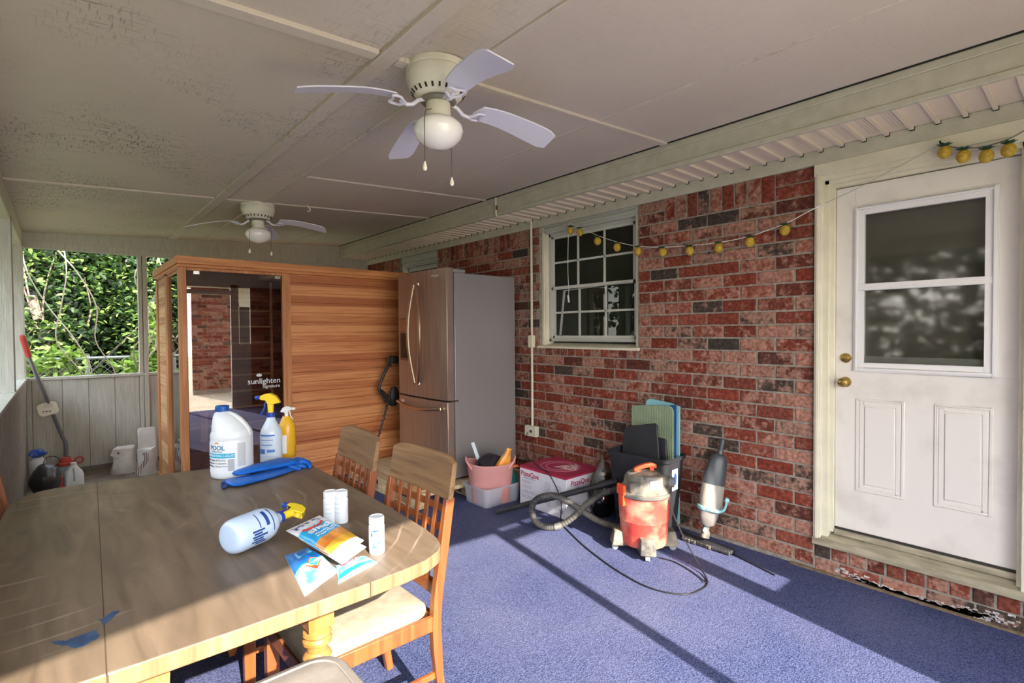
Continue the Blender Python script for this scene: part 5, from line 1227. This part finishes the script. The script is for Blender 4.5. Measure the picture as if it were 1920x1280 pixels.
# ================================================================ BLACK TUB WITH MATS
bc = (3.325, 2.265)
tubt = thing('storage_tub', 'tall black plastic tub against the brick wall, holding lids and foam mats', 'tub', (bc[0], bc[1], 0), R(4))
def rr3(wx, wy, r, z, n_=6): return [(x, y, z) for x, y in rrect(wx, wy, r, n_)]
m_ = MB(); m_.loft([rr3(.21, .40, .04, .0), rr3(.22, .41, .04, .01), rr3(.285, .50, .045, .55), rr3(.31, .53, .05, .552), rr3(.315, .535, .05, .575), rr3(.28, .50, .045, .575), rr3(.275, .49, .045, .545), rr3(.20, .38, .035, .012)]); m_.build('tub_body', BLKP, tubt)
m_ = MB(); m_.box(-.055, .025, -.2445, -.2405, .34, .49); 
lbt = m_.build('sticker', LABW, tubt, bev=.001); lbt.data.transform(Matrix.Translation((0, -.002, 0)))
m_ = MB(); m_.ell((-.015, -.248, .42), .022, .0015, .045, 16, 8); m_.build('sticker_print', NAVY, lbt)
m_ = MB(); m_.tube(spline([(-.02, .268, .56), (-.01, .30, .53), (0, .31, .48), (0, .29, .44), (0, .265, .43)], 5), .004, 6); m_.build('wire_handle', CORD, tubt)
def slabt(name, poly, x0_, th, m, label, cat, tilt=0, group=None, bev=.004):
    """poly in (y,z) world, standing panel at x0_, tilted about its foot"""
    ym = sum(p[0] for p in poly)/len(poly); zm_ = min(p[1] for p in poly)
    Mx = Matrix.Translation((0, 0, 0)) @ Matrix.Rotation(tilt, 4, 'Y')
    mb = MB(); P = [(y-ym, z-zm_) for y, z in poly]
    va = mb.verts([Mx @ Vector((0, y, z)) for y, z in P]); vb = mb.verts([Mx @ Vector((th, y, z)) for y, z in P]); k = len(P)
    mb._f(va); mb._f(vb[::-1])
    for i in range(k): mb._f([va[i], va[(i+1) % k], vb[(i+1) % k], vb[i]])
    o = mb.build(name, m, bev=bev, recenter=False); o.location = (x0_, ym, zm_)
    return tag(o, label, cat, group)
def arc(cy, cz, r, a0, a1, n_=6): return [(cy+r*math.cos(R(a0+(a1-a0)*i/n_)), cz+r*math.sin(R(a0+(a1-a0)*i/n_))) for i in range(n_+1)]
def mat_rib(nm, c1, c2):
    m = mat(nm, c1, .8, col2=c2, scale=5); t = m.node_tree; p = t.nodes['Principled BSDF']; tc = nd(t, 'ShaderNodeTexCoord'); wv = nd(t, 'ShaderNodeTexWave', bands_direction='Y'); wv.inputs['Scale'].default_value = 22
    t.links.new(tc.outputs['Object'], wv.inputs['Vector']); bp = nd(t, 'ShaderNodeBump'); bp.inputs['Strength'].default_value = .5; bp.inputs['Distance'].default_value = .004; t.links.new(wv.outputs['Fac'], bp.inputs['Height']); t.links.new(bp.outputs[0], p.inputs['Normal']); return m
GM = 'foam mats standing in the black tub'
slabt('foam_mat', [(2.08, .05)] + arc(2.13, .885, .05, 180, 90) + [(2.45, .905), (2.47, .05)], 3.405, .012, mat_rib('sage_foam', '#8f9d80', '#7e8d70'), 'sage green ribbed foam mat, front one of the folded mats in the tub', 'mat', group=GM)
slabt('foam_mat', [(2.055, .05), (2.05, .93), (2.13, .95)] + arc(2.30, .915, .05, 90, 0) + [(2.35, .05)], 3.445, .010, mat('aqua_foam', '#8fc4cc', .8, col2='#7ab3bf', scale=6), 'pale aqua foam mat rising highest behind the sage green one', 'mat', group=GM)
slabt('foam_mat', [(2.075, .05), (2.07, .945), (2.30, .895), (2.33, .05)], 3.428, .010, mat_rib('deep_blue_foam', '#1f5f8f', '#174d78'), 'deep blue mat showing only as a strip between the aqua and sage mats', 'mat', group=GM)
GL_ = 'black lids standing in the black tub'
slabt('tub_lid', [(2.09, .50)] + arc(2.19, .785, .035, 0, 90) + arc(2.40, .73, .10, 80, 180)[:-1] + [(2.50, .60), (2.49, .50)], 3.30, .022, BLKP, 'black plastic tub lid with rounded corner, front of the two lids', 'lid', tilt=.12, group=GL_, bev=.006) if False else None
lp = [(2.125, .30)] + [(2.155, .70)] + arc(2.20, .775, .03, 0, 90) + [(2.33, .775)] + arc(2.40, .685, .08, 85, 180) + [(2.485, .56), (2.46, .30)]
lp = [(2.12, .30), (2.165, .66)] + [(2.18, .74)] + arc(2.215, .765, .035, 180, 100) + [(2.36, .765)] + arc(2.405, .685, .075, 70, 0) + [(2.485, .55), (2.46, .30)]
slabt('tub_lid', lp, 3.30, .02, BLKP, 'black plastic tub lid with rounded corners, front of the two lids', 'lid', tilt=.10, group=GL_, bev=.006)
slabt('tub_lid', [(2.07, .30), (2.115, .60)] + arc(2.15, .66, .03, 180, 90) + [(2.35, .69), (2.40, .30)], 3.335, .02, BLKP, 'black lid mostly hidden behind the front lid, showing a lower right edge', 'lid', tilt=.10, group=GL_, bev=.006)

# ================================================================ CARBOY
cb = thing('glass_carboy', 'round clear glass jug of dark liquid on the carpet behind the hose', 'jug', (3.285, 2.648, 0))
m_ = MB(); prof = [(0, .0), (.06, .0), (.066, .008), (.07, .02), (.095, .06), (.112, .12), (.110, .17), (.095, .215), (.065, .25), (.035, .272), (.028, .30), (.030, .33), (0, .33)]
m_.lathe(prof, 36); m_.build('glass_body', thin_glass('carboy_glass', '#a7a091', .14), cb)
m_ = MB(); m_.lathe([(0, .008), (.06, .010), (.066, .02), (.091, .06), (.107, .12), (.106, .15), (0, .15)], 32); m_.build('liquid', mat('dark_liquid', '#2a1a12', .2), cb)
m_ = MB(); m_.lathe([(0, .328), (.026, .328), (.026, .345), (0, .347)], 18); m_.build('cap', LABW, cb)
pb = thing('plastic_bag', 'clear crumpled plastic bag tied at its top, draped over the glass jug', 'bag', (3.29, 2.648, .14)); m_ = MB(); rings = []; random.seed(9)
for (z, r_) in ((.0, .112), (.06, .116), (.12, .108), (.18, .09), (.24, .065), (.29, .04), (.33, .018), (.345, .014), (.37, .03), (.39, .045)):
    rings.append([((r_*(1+.10*math.sin(k*2.1+z*30)+random.uniform(-.05, .05)))*math.cos(2*PI*k/26), (r_*(1+.10*math.sin(k*2.1+z*30)))*math.sin(2*PI*k/26)*.9, z) for k in range(26)])
m_.loft(rings, cap0=False, cap1=False); m_.build('film', thin_glass('plastic_film', '#dcdccf', .10, .35), pb, smooth=60)
m_ = MB(); m_.lathe([(.016, .335), (.02, .34), (.02, .352), (.016, .357)], 14, caps=False); m_.build('tie', mat('tie_brown', '#5b4532', .8), pb)

# ================================================================ PIZZA BOX
bx0, bx1, by0, by1, bh = 2.98, 3.42, 2.765, 3.31, .335
BRD = mat('box_white_card', '#dcd9e0', .7, col2='#cfccd3', scale=6); BRED = mat('box_lid_red', '#b02c50', .5, col2='#a3264a', scale=5); PRED = mat('print_crimson', '#b3234d', .6); PTEAL = mat('print_steel', '#5f8ba0', .6)
px_ = thing('carton', 'white cardboard carton with crimson top showing a pizza picture', 'box', ((bx0+bx1)/2, (by0+by1)/2, 0)); ox, oy = (bx0+bx1)/2, (by0+by1)/2
m_ = MB(); m_.box(bx0-ox, bx1-ox, by0-oy, by1-oy, 0, bh); m_.build('carton_body', BRD, px_, bev=.003)
m_ = MB(); m_.box(bx0-.002-ox, bx1+.002-ox, by0-.002-oy, by1+.002-oy, bh, bh+.004); m_.box(bx0-.003-ox, bx0-ox, by0-oy, by1-oy, bh-.016, bh+.004); m_.box(bx0-ox, bx1-ox, by0-.003-oy, by0-oy, bh-.012, bh+.004); lidb = m_.build('carton_lid', BRED, px_, smooth=0)
Lp = mat('lid_print', '#d995a8', .6)
m_ = MB()
for r_ in (.165, .155, .120, .112):
    rg = []
    for i in range(49):
        a = 2*PI*i/48; rg.append([(r_*math.cos(a), r_*math.sin(a)*1.1, bh+.0042), ((r_-.004)*math.cos(a), (r_-.004)*math.sin(a)*1.1, bh+.0042), ((r_-.004)*math.cos(a), (r_-.004)*math.sin(a)*1.1, bh+.0047), (r_*math.cos(a), r_*math.sin(a)*1.1, bh+.0047)])
    m_.loft(rg, False, False)
m_.build('lid_rings', Lp, lidb, smooth=0)
SLI = mat('pizza_slice_print', '#e6cfcf', .6, col2='#c06a78', scale=40, lo=.5, hi=.55)
m_ = MB(); pts = [(.0-.05, .03)]+[(-.05+.21*math.cos(R(a)), .03+.21*math.sin(R(a))) for a in range(-85, -20, 8)]; m_.prism(pts, bh+.0045, bh+.0055); m_.build('slice_picture', SLI, lidb, smooth=0)
FL = lambda y, z: frame((bx0-.0012-ox, y-oy, z), (0, -1, 0), (0, 0, 1)); FF = lambda x, z: frame((x-ox, by0-.0012-oy, z), (1, 0, 0), (0, 0, 1))
text_mesh('brand_word', 'PizzaQue', .058, PRED, px_, FL(3.185, .275), bold=.001); text_mesh('brand_word', 'PizzaQue', .060, PRED, px_, FF(3.145, .275), bold=.001)
text_mesh('tagline', 'outdoor pizza oven', .02, PTEAL, px_, FF(3.16, .238)); text_mesh('tagline', 'outdoor pizza oven', .018, PTEAL, px_, FL(3.19, .243))
m_ = MB(); random.seed(4)
for k in range(12):
    z = .215-.014*k; w_2 = random.uniform(.10, .2)
    if k % 3 != 2: m_.box(bx0-.0012-ox, bx0-ox, 3.28-w_2-oy, 3.28-oy, z, z+.003)
for (ya, yb) in ((2.82, 2.90), (2.94, 3.02)):
    for k in range(20): m_.box(bx0-.0012-ox, bx0-ox, ya-oy, yb-random.uniform(0, .03)-oy, .06+.010*k, .0625+.010*k)
m_.build('fine_print', mat('print_greyblue', '#8d8ea0', .7), px_, smooth=0)
m_ = MB(); m_.box(bx0-.0012-ox, bx0-ox, 2.80-oy, 2.83-oy, .04, .07)
for k in range(6): m_.box(3.03-ox, 3.14-ox, by0-.0012-oy, by0-oy, .05+.012*k, .053+.012*k)
m_.build('care_marks', mat('print_greyblue', '#8d8ea0', .7), px_, smooth=0)

# ================================================================ CLEAR TOTE + PINK BASKET
TOTE = mat('frosted_tote', '#cfd3db', .35); 
def frosted(nm, c, a):
    m = bpy.data.materials.new(nm); m.use_nodes = True; t = m.node_tree; p = t.nodes['Principled BSDF']; p.inputs['Base Color'].default_value = lin(c); p.inputs['Roughness'].default_value = .35; p.inputs['Alpha'].default_value = a; MC[nm] = m; return m
tc0 = (2.865, 3.545)
tt = thing('storage_box', 'low frosted clear storage box on the carpet beneath the pink basket', 'box', (tc0[0], tc0[1], 0), 0)
m_ = MB(); m_.loft([rr3(.38, .30, .04, .0), rr3(.385, .305, .04, .006), rr3(.42, .345, .05, .150), rr3(.445, .37, .055, .152), rr3(.447, .372, .055, .166), rr3(.415, .34, .05, .166), rr3(.41, .335, .05, .15), rr3(.375, .295, .04, .01)]); m_.build('box_body', frosted('frosted_plastic', '#c9cdd8', .42), tt)
PINK = mat('pink_plastic', '#dfa09a', .5, col2='#d8958e', scale=4)
bk = thing('laundry_basket', 'soft pink plastic tub with looped handles standing in the clear box', 'basket', (2.83, 3.53, .012), R(-38))
el = lambda rx, ry, z: [(rx*math.copysign(abs(math.cos(2*PI*k/40))**.8, math.cos(2*PI*k/40)), ry*math.copysign(abs(math.sin(2*PI*k/40))**.8, math.sin(2*PI*k/40)), z+ (0.012*math.cos(4*PI*k/40) if z > .3 else 0)) for k in range(40)]
m_ = MB(); m_.loft([el(.165, .115, 0), el(.17, .12, .005), el(.205, .15, .335), el(.212, .157, .340), el(.212, .157, .348), el(.20, .147, .345), el(.16, .11, .01)]); m_.build('basket_body', PINK, bk, smooth=60)
for s in (-1, 1):
    m_ = MB(); m_.tube(spline([(s*.16, -.10*1, .30), (s*.205, -.075, .36), (s*.215, -.02, .385), (s*.212, .03, .37), (s*.20, .07, .34)], 6), .008, 8); m_.build('loop_handle', PINK, bk, smooth=60)
def crumple(name, label, cat, c, r, m, seed, grp=None, rz=0, pk=.35):
    random.seed(seed); mb = MB(); N_, M_ = 22, 14; ph = [random.uniform(0, 6) for _ in range(8)]; rings = []
    for i in range(M_+1):
        th = PI*i/M_; ring = []
        for k in range(N_):
            a = 2*PI*k/N_; f_ = 1+pk*(.5*math.sin(3*a+ph[0]+2*th)+.3*math.sin(5*a+ph[1]-3*th)+.25*math.sin(7*th+ph[2]+2*a)+.15*math.sin(11*a+ph[3]+5*th))
            ring.append((r[0]*f_*max(.001, math.sin(th))*math.cos(a), r[1]*f_*max(.001, math.sin(th))*math.sin(a), -r[2]*math.cos(th)*(1+.2*pk*math.sin(3*a+ph[4])*math.sin(th))))
        rings.append(ring)
    mb.loft(rings); o = mb.build(name, m, smooth=35, recenter=False); o.location = c; o.rotation_euler = (0, 0, rz); return tag(o, label, cat, grp)
BAGB = mat('black_bag', '#26262e', .35, coat=.3)
crumple('plastic_bag', 'crumpled dark plastic bag heaped in the pink basket', 'bag', (2.83, 3.55, .335), (.125, .10, .085), BAGB, 2, pk=.25)
m_ = MB(); m_.loft([[(x*k, y*k2, z) for x, y in ((-.05, -.03), (.0, -.045), (.055, -.02), (.06, .03), (.0, .04), (-.05, .03))] for k, k2, z in ((1.2, .9, .0), (1.1, .8, .05), (.8, .7, .10), (.5, .5, .15), (.35, .4, .19), (.5, .3, .205))])
o = m_.build('snack_bag', mat('orange_bag', '#e0882a', .35, col2='#f0b94a', scale=9, coat=.3), recenter=False, smooth=35); o.location = (2.865, 3.42, .29); o.rotation_euler = (R(8), R(18), R(-20)); tag(o, 'crinkled orange and yellow bag standing up at the right of the pink basket', 'bag')
m_ = MB(); m_.bar((0, 0, 0), (-.05, .045, .20), .03, .012, (1, 1, 0)); o = m_.build('plastic_strip', mat('pale_strip', '#cdd6dc', .4), recenter=False, bev=.002); o.location = (2.765, 3.59, .32); tag(o, 'flat pale grey plastic strip poking out of the pink basket', 'strip')
crumple('cloth', 'dark teal cloth stuffed between pink basket and carton', 'cloth', (3.005, 3.455, .165), (.05, .055, .115), mat('teal_cloth', '#0f5a55', .9, bump=.4, bscale=40), 6, pk=.3)
m_ = MB(); m_.bar((2.955, 3.46, .305), (3.045, 3.40, .30), .05, .02); tag(m_.build('scraper_handle', mat('orange_handle', '#e0793c', .5), bev=.007), 'short orange plastic handle lying on the teal cloth by the carton', 'handle')

# ================================================================ CONDUIT, OUTLETS
CND = mat('conduit_paint', '#d8d2bc', .5)
cd = thing('wall_conduit', 'thin cream painted conduit running down the brick beside the window', 'conduit', (3.495, 3.69, .46))
m_ = MB(); m_.tube([(3.492, 3.688, .54), (3.492, 3.688, 2.575)], .012, 10); m_.tube([(3.492, 3.688, 2.572), (3.12, 3.70, 2.572), (3.064, 3.71, 2.572), (3.062, 3.71, 2.60), (3.062, 3.71, 2.735)], .010, 8); m_.build('pipe', CND, cd, world=True)
m_ = MB(); m_.box(3.465, 3.508, 3.655, 3.72, 1.335, 1.455); m_.build('junction_box', mat('ivory_box', '#e0d8bd', .5), cd, world=True, bev=.006)
m_ = MB(); m_.box(3.460, 3.508, 3.61, 3.77, .46, .565); ob = m_.build('outlet_box', mat('ivory_box2', '#cfc9b4', .5), cd, world=True, bev=.006)
m_ = MB(); m_.box(3.054, 3.068, 3.69, 3.71, 2.62, 2.66); m_.build('strap', mat('rust', '#6b5134', .8), cd, world=True)

# ================================================================ STRING LIGHTS
PYE = mat('pineapple_yellow', '#c9a838', .4, col2='#b08f28', scale=70, bump=.5, bscale=120); PGR = mat('pineapple_green', '#174a33', .5); WCORD = mat('white_cord', '#e4e2da', .5)
def pineapple(par, p, s=1.0):
    px0 = par.location; x, y, z = p[0]-px0.x, p[1]-px0.y, p[2]-px0.z
    m_ = MB(); m_.lathe([(0, -.075*s), (.014*s, -.073*s), (.025*s, -.06*s), (.029*s, -.043*s), (.027*s, -.025*s), (.018*s, -.012*s), (0, -.01*s)], 16, c=(x, y, z))
    for k in range(6):
        for sg in (1, -1):
            pp = []
            for i in range(9):
                t_ = i/8; zz_ = -.07*s+.058*s*t_; rr_ = (.0295*math.sin(PI*(.08+.84*t_))**.6+.0005)*s; a = 2*PI*k/6+sg*t_*2.2; pp.append((x+rr_*math.cos(a), y+rr_*math.sin(a), z+zz_))
            m_.tube(pp, .0012*s, 4)
    b_ = m_.build('pineapple_bulb', PYE, par, smooth=60)
    m_ = MB()
    for k in range(7):
        a = 2*PI*k/7+.3; c_ = Vector((math.cos(a), math.sin(a), 0)); q = Vector((x, y, z-.012*s)); t1_ = Vector((-c_.y, c_.x, 0))*.006*s
        m_.hexa([tuple(w_) for w_ in (q-t1_, q+t1_, q+t1_+c_*.002, q-t1_+c_*.002, q+c_*.02*s-t1_*1.5+Vector((0, 0, .012*s)), q+c_*.02*s+t1_*1.5+Vector((0, 0, .012*s)), q+c_*.036*s+t1_*.3+Vector((0, 0, .014*s)), q+c_*.036*s-t1_*.3+Vector((0, 0, .014*s)))])
    m_.lathe([(0, -.014*s), (.007*s, -.012*s), (.006*s, .004*s), (0, .006*s)], 8, c=(x, y, z)); m_.build('leaf_crown', PGR, b_)
xs_ = 3.462
lt = thing('string_lights', 'white cord of small yellow pineapple lights strung across the window and brick wall', 'string lights', (xs_, 2.2, 2.1), group='pineapple string lights')
pts = [(3.492, 3.185, 2.475), (xs_, 3.02, 2.40), (xs_, 2.83, 2.305), (xs_, 2.63, 2.225), (xs_, 2.43, 2.165), (xs_, 2.20, 2.128), (xs_, 1.98, 2.112), (xs_, 1.76, 2.105), (xs_, 1.55, 2.118), (xs_, 1.325, 2.165), (xs_, 1.17, 2.225), (xs_+.02, 1.135, 2.236)]
m_ = MB(); m_.tube(spline(pts, 8), .0028, 6); m_.build('cord', WCORD, lt, world=True)
for y, z in ((3.145, 2.435), (3.035, 2.405), (2.835, 2.30), (2.63, 2.222), (2.43, 2.165), (2.205, 2.13), (1.98, 2.113), (1.762, 2.108), (1.545, 2.12), (1.325, 2.165)): pineapple(lt, (xs_, y, z), 1.0)
m_ = MB(); m_.tube(spline([(3.49, 3.19, 2.47), (3.485, 3.195, 2.3), (3.485, 3.20, 2.05), (3.485, 3.19, 1.86), (3.485, 3.20, 1.80)], 6), .0026, 6); m_.build('tail_cord', WCORD, lt, world=True)
m_ = MB(); m_.bar((3.485, 3.20, 1.82), (3.485, 3.19, 1.755), .016, .012, (0, 1, 0)); m_.build('plug', WCORD, lt, world=True, bev=.003)
m_ = MB(); m_.bar((3.475, 1.155, 2.238), (3.475, 1.105, 2.252), .012, .012); m_.build('socket', WCORD, lt, world=True, bev=.003)
lt2 = thing('string_lights', 'dark twisted cord with four larger pineapple lights hung above the white door', 'string lights', (3.45, .40, 2.4), group='pineapple string lights')
m_ = MB(); m_.tube(spline([(3.47, 1.10, 2.252), (3.468, .95, 2.30), (3.468, .75, 2.38), (3.47, .56, 2.455)], 8), .0022, 6); m_.build('lead_cord', mat('clear_cord', '#b5b0a2', .5), lt2, world=True)
m_ = MB(); m_.tube(spline([(3.47, .56, 2.455), (3.455, .50, 2.42), (3.455, .44, 2.40), (3.455, .38, 2.395), (3.455, .31, 2.405), (3.455, .25, 2.43), (3.455, .18, 2.47)], 8), .003, 6); m_.build('cord', mat('grey_cord', '#6e675c', .6), lt2, world=True)
for y, z in ((.541, 2.445), (.467, 2.405), (.381, 2.385), (.302, 2.392)): pineapple(lt2, (3.45, y, z), .98)
m_ = MB(); m_.tube([(3.487, .562, 2.46), (3.462, .562, 2.47)], .004, 8); m_.build('nail', BLACK, lt2, world=True)

# ================================================================ METAL DETECTOR-LIKE GARDEN WAND BY THE FRIDGE
wt = thing('metal_detector', 'black metal detector with armrest and coiled cable leaning in the corner between sauna and refrigerator', 'metal detector', (2.44, 4.98, .13))
wt['label'] = 'black metal detector leaning between the cedar cabin and the refrigerator'
A = Vector((2.415, 4.99, .16)); B = Vector((2.68, 5.06, .82))
m_ = MB(); m_.tube([A, B, Vector((2.70, 5.06, .90))], .009, 10); m_.build('shaft', BLKP, wt, world=True)
m_ = MB(); d_ = (B-A).normalized(); s_ = d_.cross(Vector((0, 1, 0))).normalized(); q_ = d_.cross(s_)
m_.tube([A+d_*(.70*i/150)+s_*.013*math.cos(i*.55)*(1+.3*math.sin(i*.21))+q_*.013*math.sin(i*.55) for i in range(151)], .004, 6); m_.build('coiled_cable', CORD, wt, world=True)
m_ = MB(); m_.tube(spline([(2.705, 5.07, .73), (2.60, 5.07, .85), (2.55, 5.07, .90), (2.62, 5.07, 1.06), (2.70, 5.07, 1.19)], 5), .017, 8); m_.tube(spline([(2.55, 5.07, .88), (2.62, 5.06, .76), (2.70, 5.05, .70)], 5), .014, 8); m_.build('armrest_frame', BLKP, wt, world=True)
m_ = MB(); m_.box(2.675, 2.765, 5.02, 5.10, 1.155, 1.235); m_.build('control_box', BLKP, wt, world=True, bev=.012)
m_ = MB(); m_.tube(spline([(2.68, 5.03, 1.13), (2.64, 5.03, 1.16), (2.65, 5.03, 1.22), (2.68, 5.03, 1.24)], 5), .009, 8); m_.build('arm_cuff', BLKP, wt, world=True)
m_ = MB(); m_.ell((2.72, 5.05, .80), .055, .03, .11, 14, 8); m_.build('battery_pack', BLKP, wt, world=True)

# ================================================================ FAR LEFT CORNER
RED = mat('red_grip', '#b8433e', .55); ALU = mat('alu_pole', '#8d9095', .35, .7)
tr = thing('long_handled_tool', 'grey bent metal pole with red grip leaning on the sill', 'tool', (.0, 7.0, 0))
tr['label'] = 'long bent grey metal pole tool with a red grip, leaning in the far left corner'
P0, P1, P2, P3 = Vector((-.262, 6.52, 1.49)), Vector((-.222, 6.60, 1.29)), Vector((.012, 6.98, .42)), Vector((.03, 7.02, .12))
m_ = MB(); m_.tube(spline([P1, (P1+P2)/2, P2+Vector((-.02, -.02, .06)), P2+Vector((.012, .01, -.05)), P3], 8), .017, 12); m_.build('pole', ALU, tr, world=True)
m_ = MB(); m_.tube([P0, P0+(P1-P0)*.15, P1], [.017, .024, .022], 14); m_.build('grip', RED, tr, world=True)
m_ = MB(); c_ = P1+(P2-P1)*.60; dd = (P2-P1).normalized()
Mx = frame(tuple(c_+Vector((-.02, -.035, 0))), (.97, .0, .22), (-.22, 0, .97)); m_.prism(rrect(.15, .125, .035), -.004, .004, M=Mx); tg = m_.build('instruction_tag', mat('tag_cream', '#dcd9c6', .5), tr, world=True)
m_ = MB()
for k in range(3):
    Mx2 = frame(tuple(c_+Vector((-.055+.024*k, -.041, -.02))), (.97, 0, .22), (-.22, 0, .97)); m_.prism([(.010*math.cos(R(a)), .010*math.sin(R(a))) for a in range(180, 361, 30)], -.001, .001, M=Mx2)
for k in range(5):
    a_, b2_ = Vector((-.055, -.041, .015+.008*k)), Vector((.015, -.041, .018+.008*k)); m_.bar(c_+a_, c_+b2_, .0012, .002, (0, 1, 0))
m_.build('tag_print', mat('tag_ink', '#4a4a48', .6), tr, world=True)
# red measuring cup head and jugs
rc = thing('red_scoop', 'red plastic scoop with ring handle resting on clear container by the metal pole', 'scoop', (.02, 6.98, .0))
rc['label'] = 'clear container with a red ringed screw top at the foot of the metal pole'; rc['category'] = 'container'; rc.name = 'chemical_container'
m_ = MB(); m_.lathe([(0, 0), (.07, 0), (.075, .02), (.07, .15), (.06, .165), (0, .165)], 24); m_.build('container_body', mat('pale_clear', '#9fb0b8', .3), rc)
m_ = MB(); m_.lathe([(0, .16), (.075, .16), (.078, .185), (.045, .19), (.042, .235), (.03, .24), (0, .24)], 24); m_.build('screw_top', RED, rc)
m_ = MB(); rg = [(.105+.032*math.cos(2*PI*i/16), -.03, .20+.03*math.sin(2*PI*i/16)) for i in range(17)]; m_.tube(rg, .009, 8); m_.build('ring_handle', RED, rc)
wj = thing('bleach_jug', 'small white handled jug on the floor behind the far edge of the table', 'jug', (.075, 6.55, 0), R(10))
m_ = MB(); m_.loft([rr3(.14, .10, .03, 0), rr3(.15, .11, .035, .01), rr3(.15, .11, .035, .13), rr3(.13, .10, .035, .17), rr3(.07, .06, .025, .21), rr3(.045, .045, .018, .235)]); m_.tube(spline([(.0, -.055, .21), (.0, -.075, .16), (.0, -.06, .09)], 5), .013, 8); m_.build('bottle_body', WPL, wj, smooth=50)
m_ = MB(); m_.lathe([(0, .233), (.024, .233), (.024, .255), (0, .257)], 18); m_.build('cap', WPL, wj)
m_ = MB(); m_.box(-.055, .0, 6.55, 6.63, 0.0, .12); m_.box(-.06, .06, 6.55, 6.64, .12, .125); tag(m_.build('red_carton', RED, bev=.004), 'small red box beside the white handled jug on the floor', 'box')
crumple('garbage_bag', 'black rubbish bag slumped in the far left corner against the half wall', 'bag', (-.125, 6.45, .14), (.11, .16, .16), mat('black_sack', '#1e1e1f', .45, coat=.2), 12, pk=.16)
m_ = MB(); m_.tube([(-.08+.055*math.cos(2*PI*i/20), 6.42, .315+.05*math.sin(2*PI*i/20)) for i in range(21)], .0035, 6); tag(m_.build('cable_loop', CORD), 'thin black loop of cable standing up from the dark rubbish bag', 'cable')
w5 = thing('white_canister', 'white canister with crumpled blue bag on top in the far corner', 'canister', (-.19, 6.85, 0))
w5['label'] = 'white canister standing in the far corner under the crumpled blue bag'
m_ = MB(); m_.lathe([(0, 0), (.055, 0), (.058, .02), (.058, .26), (.05, .28), (0, .28)], 22); m_.build('canister_body', WPL, w5)
m_ = MB(); m_.lathe([(0, .278), (.04, .278), (.04, .295), (0, .297)], 22); m_.build('cap', WPL, w5)
crumple('plastic_bag', 'crumpled bright blue plastic bag on top of the white canister', 'bag', (-.19, 6.85, .335), (.062, .06, .04), mat('blue_film', '#1f4fa8', .35, coat=.3), 15, pk=.3)
# canvas bags by the sauna
CANV = mat('white_canvas', '#cbc9c4', .9, col2='#b5b2ad', scale=7, bump=.3, bscale=30)
def sack(name, label, c, w_2, d_2, h_2, seed, m, rz=0):
    random.seed(seed); t = thing(name, label, 'bag', c, rz, 'canvas bags by the cedar cabin'); mb = MB(); ph = [random.uniform(0, 6) for _ in range(6)]; rings = []
    for i in range(13):
        t_ = i/12; ring = []
        k1 = 1-.12*t_+.05*math.sin(5*t_+ph[0])
        for x, y in rrect(w_2, d_2, min(w_2, d_2)*.35, 6):
            a = math.atan2(y, x); f_ = k1*(1+.05*math.sin(4*a+ph[1]+5*t_)+.04*math.sin(9*a+ph[2]-7*t_)); ring.append((x*f_, y*f_*(1-.35*t_), h_2*t_+.012*math.sin(5*a+ph[3])*t_))
        rings.append(ring)
    mb.loft(rings); mb.build('sack_body', m, t, smooth=50); return t
a = sack('canvas_bag', 'slumped off-white canvas bag with a buckle flap, left one of the canvas bags', (.50, 6.95, 0), .22, .20, .27, 3, CANV)
m_ = MB(); m_.prism([(-.13, .0), (-.06, -.045), (.0, -.01), (-.03, .055), (-.10, .065)], -.006, .006, M=frame((.0, -.105, .22), (1, 0, 0), (0, -.15, 1))); m_.build('flap', CANV, a, bev=.004)
m_ = MB(); m_.lathe([(0, 0), (.012, 0), (.012, .004), (0, .004)], 14, M=frame((-.06, -.114, .235), (1, 0, 0), (0, 0, 1))); m_.build('grommet', DKG, a)
m_ = MB(); m_.tube(spline([(-.08, -.10, .16), (-.06, -.125, .08), (-.02, -.12, .02), (.05, -.12, .01)], 6), .010, 6); m_.build('strap', CANV, a)
a = sack('canvas_bag', 'off-white canvas bag with a brown striped scarf hanging from it, beside the cabin post', (.675, 6.72, 0), .17, .20, .27, 5, CANV)
m_ = MB(); rings = []
for i in range(9):
    t_ = i/8; x = -.03-.04*t_+.03*math.sin(5*t_); z = .25-.23*t_; rings.append([(x-.025, -.112, z), (x+.025, -.112, z), (x+.025, -.104, z), (x-.025, -.104, z)])
m_.loft(rings)
def stripes():
    m = mat('striped_cloth', '#6d5a58', .9); t = m.node_tree; p = t.nodes['Principled BSDF']; tc = nd(t, 'ShaderNodeTexCoord'); wv = nd(t, 'ShaderNodeTexWave', bands_direction='X'); wv.inputs['Scale'].default_value = 22; wv.inputs['Distortion'].default_value = 1
    r = nd(t, 'ShaderNodeValToRGB'); r.color_ramp.interpolation = 'CONSTANT'; e = r.color_ramp.elements; e[0].color = lin('#4f3f40'); e[1].position = .5; e[1].color = lin('#ddd7d0'); t.links.new(tc.outputs['Object'], wv.inputs['Vector']); t.links.new(wv.outputs['Fac'], r.inputs[0]); t.links.new(r.outputs[0], p.inputs['Base Color']); return m
sc2 = m_.build('striped_scarf', stripes(), a, smooth=50)
m_ = MB(); m_.prism(rrect(.17, .42, .03), -.012, .012, M=frame((.705, 6.93, .255), (1, 0, 0), (.0, .25, .97))); tag(m_.build('canvas_cushion', CANV, bev=.01), 'white rounded canvas panel standing upright behind the striped bag', 'cushion')
